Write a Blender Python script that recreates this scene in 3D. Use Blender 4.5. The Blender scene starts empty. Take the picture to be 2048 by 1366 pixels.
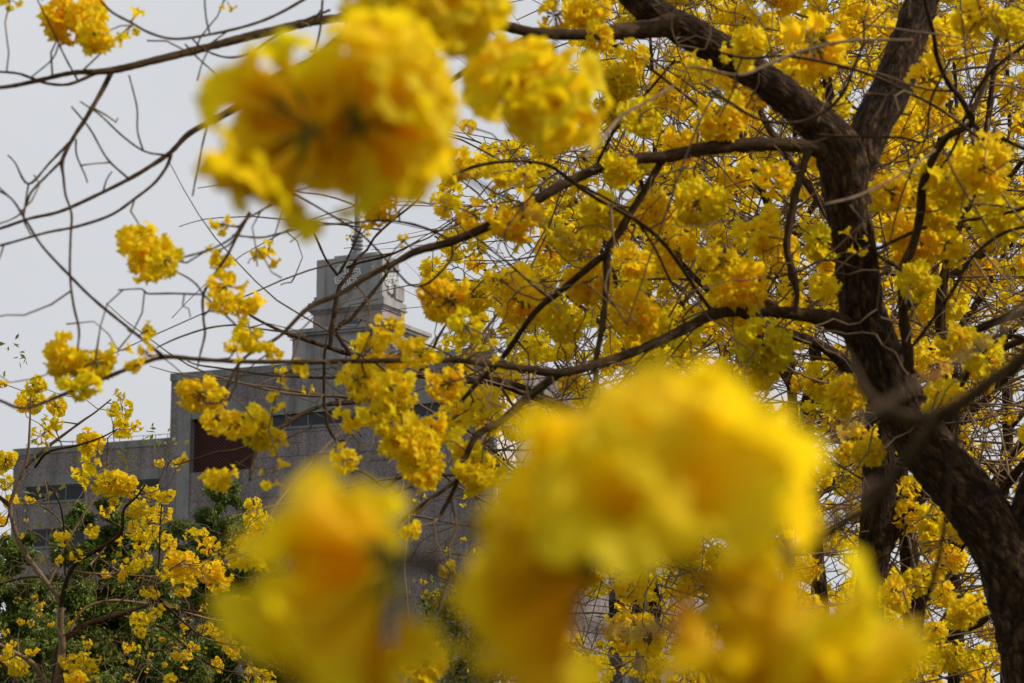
import bpy, math, random
import numpy as np
from mathutils import Vector, Matrix, noise
random.seed(7); rng = np.random.default_rng(7)
R = math.radians
scene = bpy.context.scene
C = scene.collection

# ------------------------------------------------------------------ camera
FPX = 4836.0                      # focal length in pixels of the 2048 wide photograph
PITCH = R(10.7)
CAMZ = 1.6
cam = bpy.data.cameras.new('camera'); camo = bpy.data.objects.new('camera', cam); C.objects.link(camo)
cam.sensor_width = 36; cam.lens = FPX / 2048 * 36
cam.clip_start = 0.05; cam.clip_end = 3000
camo.location = (0, 0, CAMZ); camo.rotation_euler = (R(90) + PITCH, 0, 0)
cam.dof.use_dof = True; cam.dof.focus_distance = 16; cam.dof.aperture_fstop = 8.2; cam.dof.aperture_blades = 7
scene.camera = camo
# ------------------------------------------------------------------ sky, sun, exposure
SUN_EL, SUN_AZ = R(38), R(98)     # azimuth measured clockwise from +Y (to the right of the view)
w = bpy.data.worlds.new('World'); scene.world = w; w.use_nodes = True
nt = w.node_tree; nt.nodes.clear()
out = nt.nodes.new('ShaderNodeOutputWorld'); bg = nt.nodes.new('ShaderNodeBackground')
sky = nt.nodes.new('ShaderNodeTexSky'); sky.sky_type = 'NISHITA'; sky.sun_disc = False
sky.sun_elevation = SUN_EL; sky.sun_rotation = SUN_AZ; sky.dust_density = 5; sky.air_density = 1.5
mx = nt.nodes.new('ShaderNodeMix'); mx.data_type = 'RGBA'; mx.inputs[0].default_value = 0.93
mx.inputs[7].default_value = (6.9, 7.05, 7.4, 1)          # thin even overcast
cn = nt.nodes.new('ShaderNodeTexNoise'); cn.inputs['Scale'].default_value = 2.2; cn.inputs['Detail'].default_value = 5
cr = nt.nodes.new('ShaderNodeValToRGB'); cr.color_ramp.elements[0].color = (6.5, 6.68, 7.08, 1); cr.color_ramp.elements[1].color = (7.4, 7.5, 7.75, 1)
cr.color_ramp.elements[0].position = .3; cr.color_ramp.elements[1].position = .7
nt.links.new(cn.outputs[0], cr.inputs[0]); nt.links.new(cr.outputs[0], mx.inputs[7])
bg.inputs[1].default_value = 0.1
nt.links.new(sky.outputs[0], mx.inputs[6]); nt.links.new(mx.outputs[2], bg.inputs[0]); nt.links.new(bg.outputs[0], out.inputs[0])
sl = bpy.data.lights.new('sun', 'SUN'); sl.energy = 3.9; sl.angle = R(1.5); sl.color = (1, 0.89, 0.75)
so = bpy.data.objects.new('sun', sl); C.objects.link(so)
sdir = Vector((math.sin(SUN_AZ) * math.cos(SUN_EL), math.cos(SUN_AZ) * math.cos(SUN_EL), math.sin(SUN_EL)))
so.rotation_euler = sdir.to_track_quat('Z', 'Y').to_euler(); so.location = (30, 0, 40)
scene.view_settings.view_transform = 'Standard'; scene.view_settings.look = 'None'
scene.view_settings.exposure = 0; scene.view_settings.gamma = 1
scene.cycles.max_bounces = 8; scene.cycles.transmission_bounces = 5; scene.cycles.diffuse_bounces = 3
scene.cycles.caustics_reflective = False; scene.cycles.caustics_refractive = False

# ------------------------------------------------------------------ helpers
CAM = np.array([0, 0, CAMZ]); FW = np.array([0, math.cos(PITCH), math.sin(PITCH)])
UP = np.array([0, -math.sin(PITCH), math.cos(PITCH)]); RT = np.array([1.0, 0, 0])
def at(px, py, d):
    """world point seen at photo pixel (px,py) at distance d along the view axis"""
    return CAM + d * (FW + (px - 1024) / FPX * RT + (683 - py) / FPX * UP)
def ray(px, py): return FW + (px - 1024) / FPX * RT + (683 - py) / FPX * UP

def tagit(o, label=None, cat=None, group=None, kind=None):
    if label: o['label'] = label
    if cat: o['category'] = cat
    if group: o['group'] = group
    if kind: o['kind'] = kind
    return o
def thing(name, loc, label, cat, group=None):
    o = bpy.data.objects.new(name, None); o.empty_display_size = 0.1; o.location = loc; C.objects.link(o)
    return tagit(o, label, cat, group)
def make_mesh(name, V, F, mats, uv=None, mi=None, smooth=True):
    me = bpy.data.meshes.new(name)
    V = np.asarray(V, np.float32); F = np.asarray(F, np.int32); k = F.shape[1]
    me.vertices.add(len(V)); me.vertices.foreach_set('co', V.ravel())
    me.loops.add(F.size); me.loops.foreach_set('vertex_index', F.ravel())
    me.polygons.add(len(F)); me.polygons.foreach_set('loop_start', np.arange(0, F.size, k, dtype=np.int32))
    try: me.polygons.foreach_set('loop_total', np.full(len(F), k, np.int32))
    except Exception: pass
    if mi is not None: me.polygons.foreach_set('material_index', np.asarray(mi, np.int32))
    me.polygons.foreach_set('use_smooth', np.full(len(F), smooth, bool))
    if uv is not None:
        l = me.uv_layers.new(name='UVMap'); l.data.foreach_set('uv', np.asarray(uv, np.float32)[F.ravel()].ravel())
    for m in (mats if isinstance(mats, (list, tuple)) else [mats]): me.materials.append(m)
    me.update(calc_edges=True); return me
def link(name, me, parent=None, loc=(0, 0, 0), kind=None):
    o = bpy.data.objects.new(name, me); C.objects.link(o); o.location = loc
    if parent is not None: o.parent = parent
    if kind: o['kind'] = kind
    return o

# ------------------------------------------------------------------ materials
def newmat(name):
    m = bpy.data.materials.new(name); m.use_nodes = True; n = m.node_tree; n.nodes.clear()
    o = n.nodes.new('ShaderNodeOutputMaterial'); return m, n, o
def N(n, t, **k):
    x = n.nodes.new(t)
    for a, b in k.items(): setattr(x, a, b)
    return x
def ramp(n, stops):
    r = n.nodes.new('ShaderNodeValToRGB'); e = r.color_ramp.elements
    while len(e) < len(stops): e.new(0.5)
    for x, (p, c) in zip(e, stops): x.position = p; x.color = (*c, 1)
    return r
def noise_tex(n, scale, detail=4, rough=0.55, vec=None):
    t = N(n, 'ShaderNodeTexNoise'); t.inputs['Scale'].default_value = scale; t.inputs['Detail'].default_value = detail
    t.inputs['Roughness'].default_value = rough
    if vec is not None: n.links.new(vec, t.inputs['Vector'])
    return t
def petal_material(name, deep, mid, rim, trans=0.58):
    m, n, o = newmat(name); L = n.links.new
    uv = N(n, 'ShaderNodeUVMap'); sp = N(n, 'ShaderNodeSeparateXYZ'); L(uv.outputs[0], sp.inputs[0])
    tc = N(n, 'ShaderNodeTexCoord'); nz = noise_tex(n, 60, 3, 0.6, tc.outputs['Object'])
    add = N(n, 'ShaderNodeMath', operation='MULTIPLY_ADD'); L(nz.outputs[0], add.inputs[0]); add.inputs[1].default_value = 0.3
    L(sp.outputs[1], add.inputs[2])
    rp = ramp(n, [(0.0, (0.35, 0.33, 0.03)), (0.2, deep), (0.62, deep), (0.84, mid), (1.12 / 1.15, rim)]); L(add.outputs[0], rp.inputs[0])
    oi = N(n, 'ShaderNodeObjectInfo'); hsv = N(n, 'ShaderNodeHueSaturation')
    mr = N(n, 'ShaderNodeMapRange'); L(oi.outputs['Random'], mr.inputs[0]); mr.inputs[3].default_value = 0.486; mr.inputs[4].default_value = 0.505
    mv = N(n, 'ShaderNodeMath', operation='MULTIPLY_ADD'); L(oi.outputs['Random'], mv.inputs[0]); mv.inputs[1].default_value = -0.16; mv.inputs[2].default_value = 1.07; L(mv.outputs[0], hsv.inputs['Value'])
    L(mr.outputs[0], hsv.inputs['Hue']); L(rp.outputs[0], hsv.inputs['Color'])
    pb = N(n, 'ShaderNodeBsdfPrincipled'); pb.inputs['Roughness'].default_value = 0.6; pb.inputs['Specular IOR Level'].default_value = 0.18
    L(hsv.outputs[0], pb.inputs['Base Color'])
    wv = N(n, 'ShaderNodeTexWave'); wv.inputs['Scale'].default_value = 14; wv.inputs['Distortion'].default_value = 3; L(uv.outputs[0], wv.inputs[0])
    bp = N(n, 'ShaderNodeBump'); bp.inputs['Strength'].default_value = 0.25; bp.inputs['Distance'].default_value = 0.001
    L(wv.outputs[1], bp.inputs['Height']); L(bp.outputs[0], pb.inputs['Normal'])
    tr = N(n, 'ShaderNodeBsdfTranslucent'); L(hsv.outputs[0], tr.inputs[0])
    mix = N(n, 'ShaderNodeMixShader'); mix.inputs[0].default_value = trans; L(pb.outputs[0], mix.inputs[1]); L(tr.outputs[0], mix.inputs[2])
    L(mix.outputs[0], o.inputs[0]); return m
M_PETAL = petal_material('yellow_petal', (0.91, 0.645, 0.007), (0.92, 0.70, 0.008), (0.93, 0.745, 0.010))
def simple(name, col, col2=None, scale=8, rough=0.8, bump=0.0, bscale=40, spec=0.3, trans=0, detail=4):
    m, n, o = newmat(name); L = n.links.new
    pb = N(n, 'ShaderNodeBsdfPrincipled'); pb.inputs['Roughness'].default_value = rough; pb.inputs['Specular IOR Level'].default_value = spec
    tc = N(n, 'ShaderNodeTexCoord')
    if col2:
        nz = noise_tex(n, scale, detail, 0.6, tc.outputs['Object']); rp = ramp(n, [(0.35, col), (0.65, col2)]); L(nz.outputs[0], rp.inputs[0])
        cs = rp.outputs[0]; L(cs, pb.inputs['Base Color'])
    else:
        pb.inputs['Base Color'].default_value = (*col, 1); cs = None
    if bump:
        b = noise_tex(n, bscale, 6, 0.6, tc.outputs['Object']); bp = N(n, 'ShaderNodeBump')
        bp.inputs['Strength'].default_value = bump; bp.inputs['Distance'].default_value = 0.01; L(b.outputs[0], bp.inputs['Height']); L(bp.outputs[0], pb.inputs['Normal'])
    if trans:
        tr = N(n, 'ShaderNodeBsdfTranslucent'); tr.inputs[0].default_value = (*col, 1)
        if cs: L(cs, tr.inputs[0])
        mix = N(n, 'ShaderNodeMixShader'); mix.inputs[0].default_value = trans; L(pb.outputs[0], mix.inputs[1]); L(tr.outputs[0], mix.inputs[2]); L(mix.outputs[0], o.inputs[0])
    else: L(pb.outputs[0], o.inputs[0])
    return m
M_CALYX = simple('olive_calyx', (0.13, 0.12, 0.015), (0.24, 0.19, 0.02), 60, 0.7, trans=0.2)
def bark(name, dark, mid, lite, scale=1.0, bump=0.8, crack=0.85):
    """fissured bark; UV is in metres (around, along)"""
    m, n, o = newmat(name); L = n.links.new
    uv = N(n, 'ShaderNodeUVMap'); mp = N(n, 'ShaderNodeMapping'); mp.inputs['Scale'].default_value = (60 * scale, 20 * scale, 1); L(uv.outputs[0], mp.inputs[0])
    a = noise_tex(n, 1.0, 8, 0.65, mp.outputs[0]); a.inputs['Distortion'].default_value = 0.6
    tc = N(n, 'ShaderNodeTexCoord'); b = noise_tex(n, 3.0, 5, 0.6, tc.outputs['Object'])
    r1 = ramp(n, [(0.36, dark), (0.52, mid), (0.72, lite)]); L(a.outputs[0], r1.inputs[0])
    r2 = ramp(n, [(0.35, (0.62, 0.52, 0.42)), (0.62, (1.15, 1.12, 1.05))]); L(b.outputs[0], r2.inputs[0])
    mu = N(n, 'ShaderNodeMix', data_type='RGBA', blend_type='MULTIPLY'); mu.inputs[0].default_value = 1
    m2 = N(n, 'ShaderNodeMapping'); m2.inputs['Scale'].default_value = (58 * scale, 19 * scale, 1); L(uv.outputs[0], m2.inputs[0])
    wn = noise_tex(n, 0.9, 4, 0.6, m2.outputs[0]); wa = N(n, 'ShaderNodeMix', data_type='RGBA', blend_type='LINEAR_LIGHT'); wa.inputs[0].default_value = 0.7
    L(m2.outputs[0], wa.inputs[6]); L(wn.outputs[1], wa.inputs[7])
    vo = N(n, 'ShaderNodeTexVoronoi', feature='DISTANCE_TO_EDGE'); vo.inputs['Scale'].default_value = 1.0; L(wa.outputs[2], vo.inputs['Vector'])
    rc = ramp(n, [(0.0, (0.22, 0.19, 0.17)), (0.16, (1, 1, 1))]); L(vo.outputs[0], rc.inputs[0])
    m3 = N(n, 'ShaderNodeMix', data_type='RGBA', blend_type='MULTIPLY'); m3.inputs[0].default_value = crack
    L(r1.outputs[0], m3.inputs[6]); L(rc.outputs[0], m3.inputs[7])
    L(m3.outputs[2], mu.inputs[6]); L(r2.outputs[0], mu.inputs[7])
    ha = N(n, 'ShaderNodeMath', operation='MULTIPLY_ADD'); L(vo.outputs[0], ha.inputs[0]); ha.inputs[1].default_value = 2.0 * crack; L(a.outputs[0], ha.inputs[2])
    pb = N(n, 'ShaderNodeBsdfPrincipled'); pb.inputs['Roughness'].default_value = 0.9; pb.inputs['Specular IOR Level'].default_value = 0.2
    L(mu.outputs[2], pb.inputs['Base Color'])
    bp = N(n, 'ShaderNodeBump'); bp.inputs['Strength'].default_value = bump; bp.inputs['Distance'].default_value = 0.012
    L(ha.outputs[0], bp.inputs['Height']); L(bp.outputs[0], pb.inputs['Normal']); L(pb.outputs[0], o.inputs[0]); return m
M_BARK = bark('dark_fissured_bark', (0.012, 0.006, 0.0025), (0.05, 0.027, 0.011), (0.20, 0.12, 0.06))
M_BRANCH = bark('branch_bark', (0.028, 0.016, 0.006), (0.06, 0.036, 0.015), (0.13, 0.08, 0.038), 1.6, 0.35, 0.3)
M_TWIG = simple('twig_bark', (0.09, 0.052, 0.024), (0.20, 0.13, 0.07), 3, 0.8)
M_TAN = bark('tan_bark', (0.14, 0.095, 0.06), (0.22, 0.155, 0.10), (0.32, 0.25, 0.17), 2.5, 0.3, 0.15)

# ------------------------------------------------------------------ tubes
def crom(P, step):
    """Catmull-Rom through rows of P (any columns), sampled about every `step` of the first two columns"""
    P = np.asarray(P, float)
    if len(P) == 2: P = np.array([P[0], (P[0] + P[1]) / 2, P[1]])
    Q = np.vstack([2 * P[0] - P[1], P, 2 * P[-1] - P[-2]]); o = []
    for i in range(1, len(Q) - 2):
        p0, p1, p2, p3 = Q[i - 1:i + 3]; k = max(2, int(np.linalg.norm((p2 - p1)[:2]) / step))
        t = (np.arange(k) / k)[:, None]
        o.append(0.5 * (2 * p1 + (p2 - p0) * t + (2 * p0 - 5 * p1 + 4 * p2 - p3) * t ** 2 + (3 * p1 - p0 - 3 * p2 + p3) * t ** 3))
    o.append(P[-1:]); return np.vstack(o)
def tube(P, r, sides):
    """returns V,F,UV (metric) of one tube, parallel transported"""
    P = np.asarray(P, float); n = len(P); r = np.broadcast_to(r, (n,))
    T = np.gradient(P, axis=0); T /= np.linalg.norm(T, axis=1)[:, None] + 1e-12
    a = np.array([0, 0, 1.0]) if abs(T[0][2]) < 0.9 else np.array([1.0, 0, 0])
    u = np.cross(T[0], a); u /= np.linalg.norm(u); U = np.empty_like(P)
    for i in range(n):
        u = u - T[i] * (u @ T[i]); u /= np.linalg.norm(u) + 1e-12; U[i] = u
    W = np.cross(T, U); th = np.linspace(0, 2 * math.pi, sides + 1)
    V = P[:, None] + r[:, None, None] * (U[:, None] * np.cos(th)[None, :, None] + W[:, None] * np.sin(th)[None, :, None])
    ln = np.concatenate([[0], np.cumsum(np.linalg.norm(np.diff(P, axis=0), axis=1))])
    rm = float(np.mean(r)); uv = np.stack(np.broadcast_arrays(th[None] * rm, ln[:, None]), -1)
    i = np.arange(n - 1)[:, None] * (sides + 1); j = np.arange(sides)[None]
    F = np.stack([i + j, i + j + 1, i + j + 1 + sides + 1, i + j + sides + 1], -1).reshape(-1, 4)
    return V.reshape(-1, 3), F, uv.reshape(-1, 2)
def join(parts):
    V, F, U, o = [], [], [], 0
    for p in parts: V.append(p[0]); F.append(p[1] + o); U.append(p[2]); o += len(p[0])
    return np.vstack(V), np.vstack(F), np.vstack(U)
def rough_up(V, P, amp):
    """real bark relief: push vertices along their offset from the axis with stretched noise"""
    out = V.copy()
    for k in range(len(V)):
        c = P[k]; d = V[k] - c; l = np.linalg.norm(d)
        q = Vector((V[k][0] * 34, V[k][1] * 34, V[k][2] * 13))
        h = 1 - abs(noise.noise(q)) * 2 + 0.5 * noise.noise(q * 2.3) + 1.3 * noise.noise(q * 0.22)
        out[k] = c + d * (1 + amp * (h - 0.5) / max(l, 1e-6))
    return out

# ------------------------------------------------------------------ flowers
def flower_arrays(nu, nv, rg, size=1.0, ruf=1.0):
    """trumpet flower along +Z, base at origin, five ruffled lobes"""
    s = np.linspace(0, 1, nv) ** 0.9
    zs = np.interp(s, [0, .12, .35, .6, .78, 1], [0, .006, .020, .038, .047, .0475])
    rs = np.interp(s, [0, .12, .35, .6, .78, 1], [.0022, .0032, .0062, .0125, .021, .0345])
    th = np.linspace(0, 2 * math.pi, nu, endpoint=False) + rg.uniform(0, 6)
    S, TH = np.meshgrid(s, th, indexing='ij'); t = np.clip((S - 0.55) / 0.45, 0, 1)
    lobe = np.abs(np.cos(2.5 * (TH - th[0]))) ** 0.55
    k = rg.uniform(0, 6, 6)
    rad = rs[:, None] * (1 - 0.34 * t ** 1.5 * (1 - lobe)) + ruf * t ** 2 * (0.0026 * np.sin(16 * TH + k[0]) + 0.0014 * np.sin(29 * TH + k[1]))
    z = zs[:, None] + t ** 1.6 * (0.0058 * ruf * np.sin(10 * TH + k[2]) + ruf * 0.0042 * np.sin(17 * TH + k[3]) - 0.012 * (lobe - 0.35) * rg.uniform(0.2, 1.3)) + t * 0.008 * np.sin(TH + k[4])
    z += t ** 2 * 0.006 * np.sin(2 * TH + k[5])
    bend = rg.uniform(0, 0.012) * S ** 2
    X = rad * np.cos(TH) + bend; Y = rad * np.sin(TH)
    V = np.stack([X, Y, z], -1).reshape(-1, 3) * size
    i = np.arange(nv - 1)[:, None] * nu; j = np.arange(nu)[None]; j2 = (j + 1) % nu
    F = np.stack([i + j, i + j2, i + nu + j2, i + nu + j], -1).reshape(-1, 4)
    UV = np.stack([(TH - th[0]) / 6.2832, S], -1).reshape(-1, 2)
    return V, F, UV
def calyx_arrays(p0, p1, sides=5, fat=1.0):
    """pedicel from p0 to p1 with a swollen calyx at p1"""
    p0 = np.asarray(p0, float); p1 = np.asarray(p1, float); d = p1 - p0; L = np.linalg.norm(d); e = d / max(L, 1e-6)
    P = np.array([p0, p0 + d * .6, p1 - e * .001, p1 + e * .005, p1 + e * .010])
    return tube(P, np.array([.0012, .0012, .0030, .0040, .0034]) * fat, sides)
def rot_to(d, rg):
    """rotation matrix taking +Z to d with random spin"""
    q = Vector(d).to_track_quat('Z', 'Y').to_matrix(); return np.array(q @ Matrix.Rotation(rg.uniform(0, 6.28), 3, 'Z'))
def cluster_mesh(name, nfl, nu, nv, seed, droop=0.25):
    rg = np.random.default_rng(seed); pet, cal = [], []
    k = 0; dirs = []; lop = rg.normal(size=3); lop /= np.linalg.norm(lop); cut = rg.uniform(0.35, 1.1)
    while len(dirs) < nfl:
        v = rg.normal(size=3); v /= np.linalg.norm(v)
        if v[2] > 0.75 or v @ lop > cut: continue
        if all(v @ q < math.cos(1.35 / math.sqrt(nfl) * 1.5) for q in dirs) or k > 400: dirs.append(v); k = 0
        k += 1
    for v in dirs:
        sz = rg.uniform(0.72, 1.05) if rg.random() > 0.08 else 0.5
        b = v * rg.uniform(0.008, 0.030) + rg.normal(size=3) * 0.004
        ax = v + np.array([0, 0, -droop * rg.random()]) + rg.normal(size=3) * 0.22; ax /= np.linalg.norm(ax)
        V, F, U = flower_arrays(nu, nv, rg, sz); V = V @ rot_to(ax, rg).T + b + ax * 0.006
        pet.append((V, F, U)); cal.append(calyx_arrays(rg.normal(size=3) * .002, b, 5 if nu > 16 else 4))
    V1, F1, U1 = join(pet); V2, F2, U2 = join(cal)
    return make_mesh(name, np.vstack([V1, V2]), np.vstack([F1, F2 + len(V1)]), [M_PETAL, M_CALYX], np.vstack([U1, U2]),
                     np.concatenate([np.zeros(len(F1)), np.ones(len(F2))]))
CL_HI = [cluster_mesh('blossom_near', [24, 17, 27, 13, 22, 19, 10][i], 44, 9, 10 + i) for i in range(7)]
CL_MID = [cluster_mesh('blossom_mid', [19, 12, 22, 16, 9, 18, 14][i], 28, 6, 30 + i) for i in range(7)]
CL_FAR = [cluster_mesh('blossom_far', [14, 8, 15, 11, 12, 6][i], 16, 5, 50 + i) for i in range(6)]
CL_SMALL = [cluster_mesh('blossom_sparse', [7, 9, 11, 4, 12][i], 25, 6, 70 + i, 0.35) for i in range(5)]
CR = 0.075                        # nominal cluster radius in metres
def mesh_arrays(me):
    if 'arr' not in CACHE: CACHE['arr'] = {}
    k = me.name
    if k not in CACHE['arr']:
        V = np.empty(len(me.vertices) * 3, np.float32); me.vertices.foreach_get('co', V)
        F = np.empty(len(me.loops), np.int32); me.loops.foreach_get('vertex_index', F)
        U = np.empty(len(me.loops) * 2, np.float32); me.uv_layers[0].data.foreach_get('uv', U)
        vu = np.zeros((len(me.vertices), 2), np.float32); vu[F] = U.reshape(-1, 2)
        mi = np.empty(len(me.polygons), np.int32); me.polygons.foreach_get('material_index', mi)
        CACHE['arr'][k] = (V.reshape(-1, 3), F.reshape(-1, 4), vu, mi)
    return CACHE['arr'][k]
CACHE = {}

# ------------------------------------------------------------------ trees
def limb(pts, d0, d1, step=14):
    """traced limb: rows (px, py, width_px) and depth running d0..d1 -> world points, radii"""
    P = np.array([(p[0], p[1], p[2]) for p in pts], float)
    Q = crom(P, step); ln = np.concatenate([[0], np.cumsum(np.hypot(*np.diff(Q[:, :2], axis=0).T))]); t = ln / ln[-1]
    d = d0 + (d1 - d0) * t
    W = np.array([at(q[0], q[1], dd) for q, dd in zip(Q, d)]); r = np.maximum(Q[:, 2], 1.6) / 2 / FPX * d
    return W, r
class Tree:
    def __init__(s, name, base, label, cat='tree', group=None):
        s.root = thing(name, base, label, cat, group); s.b = np.array(base, float); s.nodes = []; s.nr = []; s.strands = []
        s.traced = 0
    def add_limb(s, W, r, name='branch', mat=None, sides=None, rough=0.0, seed_nodes=True):
        wmax = r.max()
        sides = sides or (36 if rough else (12 if wmax > 0.012 else 7))
        V, F, U = tube(W, r, sides)
        if rough: V = rough_up(V, np.repeat(W, sides + 1, 0), rough); V = V.reshape(len(W), sides + 1, 3); V[:, -1] = V[:, 0]; V = V.reshape(-1, 3)
        else:
            V = V.reshape(len(W), sides + 1, 3); jit = 1 + 0.10 * rng.normal(size=(len(W), 1, 1)) * 0.6
            V = (W[:, None] + (V - W[:, None]) * jit).reshape(-1, 3)
        o = link(name, make_mesh(name, V - s.b, F, mat or M_BRANCH, U), s.root)
        if seed_nodes:
            for p, q in zip(W, r): s.nodes.append(p); s.nr.append(q)
        return o
    def grow(s, targets, r0=0.0022, kink=0.10, grav=0.05, seg=0.06, sides=5):
        """connect every target to the nearest wood by a bent twig; twigs carry later twigs"""
        if not len(targets): return
        T = np.asarray(targets, float); base = np.array(s.nodes); n0 = len(base)
        cap = n0 + 60 * len(T) + 10; A = np.empty((cap, 3)); A[:n0] = base; rad = np.empty(cap); rad[:n0] = s.nr; owner = np.full(cap, -1); par_t = np.zeros(cap); n = n0
        dist = np.array([np.min(np.sum((base[::3] - t) ** 2, 1)) for t in T]); strands = []
        for ti in np.argsort(dist):
            t = T[ti]; dd = np.sum((A[:n] - t) ** 2, 1)
            j = int(np.argmin(dd)); L = math.sqrt(dd[j])
            if L < 0.008: continue
            # start a little further back along the wood so the twig leaves at an acute angle
            near = np.where(dd < (L * 1.25 + 0.02) ** 2)[0]; j = int(near[rng.integers(len(near))]) if len(near) > 1 else j
            p = A[j]; v = t - p; L = np.linalg.norm(v)
            k = int(np.clip(L / seg, 3, 40)); tt = np.linspace(0, 1, k + 1)[:, None]
            side = np.cross(v, rng.normal(size=3)); side /= np.linalg.norm(side) + 1e-9
            P = p + v * tt + side * (np.sin(tt * math.pi) * L * rng.uniform(0.05, 0.22)) + np.array([0, 0, -1.0]) * np.sin(tt * math.pi) * L * grav
            if k > 2:
                jit = rng.normal(size=(k + 1, 3)) * kink * L / k * 1.1; jit[0] = 0; jit[-1] = 0; P = P + jit
            sid = len(strands); strands.append([P, owner[j], par_t[j], j, 1.0])
            m = k; A[n:n + m] = P[1:]; owner[n:n + m] = sid; par_t[n:n + m] = tt[1:, 0]; n += m
        for q in range(len(strands) - 1, -1, -1):
            o = strands[q][1]
            if o >= 0: strands[o][4] += strands[q][4]
        RB = []; parts = []
        for P, o, pt, j, c in strands:
            rb = r0 * 1.25 * c ** 0.42
            if o >= 0: rb = min(rb, 0.85 * (RB[o] * (1 - pt) + r0 * 1.1 * pt) + 0.0003)
            else: rb = min(rb, max(rad[j] * 0.8, r0))
            RB.append(rb); rr_ = (rb + (r0 * 0.75 - rb) * np.linspace(0, 1, len(P)) ** 0.8) * rng.uniform(.9, 1.12, len(P)) * np.where(rng.random(len(P)) < .12, 1.35, 1)
            rr_[-1] *= 1.5; parts.append(tube(P, rr_, sides))
        s.strands += parts
        for i in range(n0, n): s.nodes.append(A[i]); s.nr.append(r0)
    def whips(s, n, lmin, lmax, r, region, d0, d1, flat=0.0, sides=5):
        """long smooth arching shoots leaving the existing wood"""
        A = np.array(s.nodes); v = A - CAM; dp = v @ FW; X = 1024 + FPX * (v @ RT) / dp; Y = 683 - FPX * (v @ UP) / dp
        ok = np.where((X > region[0]) & (X < region[1]) & (Y > region[2]) & (Y < region[3]) & (dp > d0) & (dp < d1))[0]
        if not len(ok): return
        for _ in range(n):
            i = ok[rng.integers(len(ok))]; L = rng.uniform(lmin, lmax); k = 12
            d = rng.normal(size=3); d[1] *= 0.45; d[2] = d[2] * (1 - flat) + 0.15; d /= np.linalg.norm(d)
            b = rng.normal(size=3); b -= d * (b @ d); b /= np.linalg.norm(b); b *= rng.uniform(.2, 1.1); P = [A[i].copy()]
            for q in range(k):
                d = d + b / k + rng.normal(size=3) * .06; d /= np.linalg.norm(d); P.append(P[-1] + d * L / k)
            P = np.array(P); r0 = min(r * rng.uniform(.7, 1.2), max(s.nr[i] * .85, .0022)); rr_ = np.linspace(r0, .0016, k + 1) * rng.uniform(.92, 1.1, k + 1)
            s.strands.append(tube(P, rr_, sides))
            for p in P[2:]: s.nodes.append(p); s.nr.append(.002)
    def finish_twigs(s, mat=None):
        if s.strands:
            V, F, U = join(s.strands); link('twigs', make_mesh('twigs', V - s.b, F, mat or M_TWIG, U), s.root, kind='stuff')
    def clusters(s, items, meshes):
        """items: (pos, scale, mesh or None); the 100 largest are parts, the rest one stuff part"""
        def app(it): return it[1] / max(1.0, np.linalg.norm(it[0] - CAM))
        items = sorted(items, key=app, reverse=True); rest = []
        for i, (p, sc, me) in enumerate(items):
            me = me or meshes[rng.integers(len(meshes))]
            rz, rx, ry = rng.uniform(0, 6.28), rng.uniform(-.45, .45), rng.uniform(-.45, .45)
            if i < 98:
                o = link('flower_cluster', me, s.root, Vector(p - s.b)); o.rotation_euler = (rx, ry, rz); o.scale = (sc * rng.uniform(.9, 1.1), sc, sc * rng.uniform(.85, 1.1))
            else:
                V, F, U, mi = mesh_arrays(me); M = np.array(Matrix.Rotation(rz, 3, 'Z') @ Matrix.Rotation(rx, 3, 'X')) * sc
                rest.append((V @ M.T + p - s.b, F, U, mi))
        if rest:
            V, F, U = join([r[:3] for r in rest]); mi = np.concatenate([r[3] for r in rest])
            link('flower_clusters', make_mesh('flower_clusters', V, F, [M_PETAL, M_CALYX], U, mi), s.root, kind='stuff')
def foot(px, d):
    p = at(px, 1500, d); return (p[0], p[1], 0)
def trunk_pts(pts, d, step=8):
    """traced trunk from bottom to top, continued straight down to the ground"""
    W, r = limb(pts, d, d, step); b = W[0].copy(); b[2] = -0.1
    k = 14; t = np.linspace(0, 1, k, endpoint=False)[:, None]
    return np.vstack([b + (W[0] - b) * t, W]), np.concatenate([r[0] * (1.5 - 0.5 * t[:, 0] ** 0.4), r])

#@@TREES
# ================= near tree (right) =================
ND = 6.6
T1 = Tree('trumpet_tree', foot(2085, ND), 'nearest yellow trumpet tree, its thick dark trunk leaning in from the lower right corner')
W, r = trunk_pts([(2120, 1500, 150), (2085, 1400, 148), (2058, 1250, 146), (2020, 1120, 138), (1955, 1020, 126), (1890, 940, 118), (1830, 860, 116), (1782, 770, 112), (1748, 690, 102), (1726, 620, 93), (1716, 540, 90), (1705, 450, 92), (1695, 380, 98), (1682, 310, 102), (1650, 262, 88), (1590, 208, 80), (1500, 140, 75), (1400, 78, 72), (1320, 32, 70), (1265, -20, 66), (1200, -90, 60), (1090, -200, 50)], ND)
T1.add_limb(W, r * .93, 'trunk', M_BARK, 56, 0.0075)
for pts, d0, d1, rg_ in [
    ([(1695, 420, 70), (1712, 335, 84), (1740, 260, 88), (1782, 180, 86), (1812, 90, 80), (1842, 10, 72), (1875, -70, 60), (1900, -200, 50)], ND, 6.9, .006),
    ([(2040, 1150, 110), (2060, 1040, 95), (2085, 960, 90), (2130, 860, 84), (2190, 700, 70), (2230, 500, 54), (2290, 250, 36), (2330, 60, 22), (2345, -120, 8)], ND, 6.4, .006)]:
    W, r = limb(pts, d0, d1, 8); T1.add_limb(W, r * .93, 'branch', M_BARK, 40, rg_)
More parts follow.
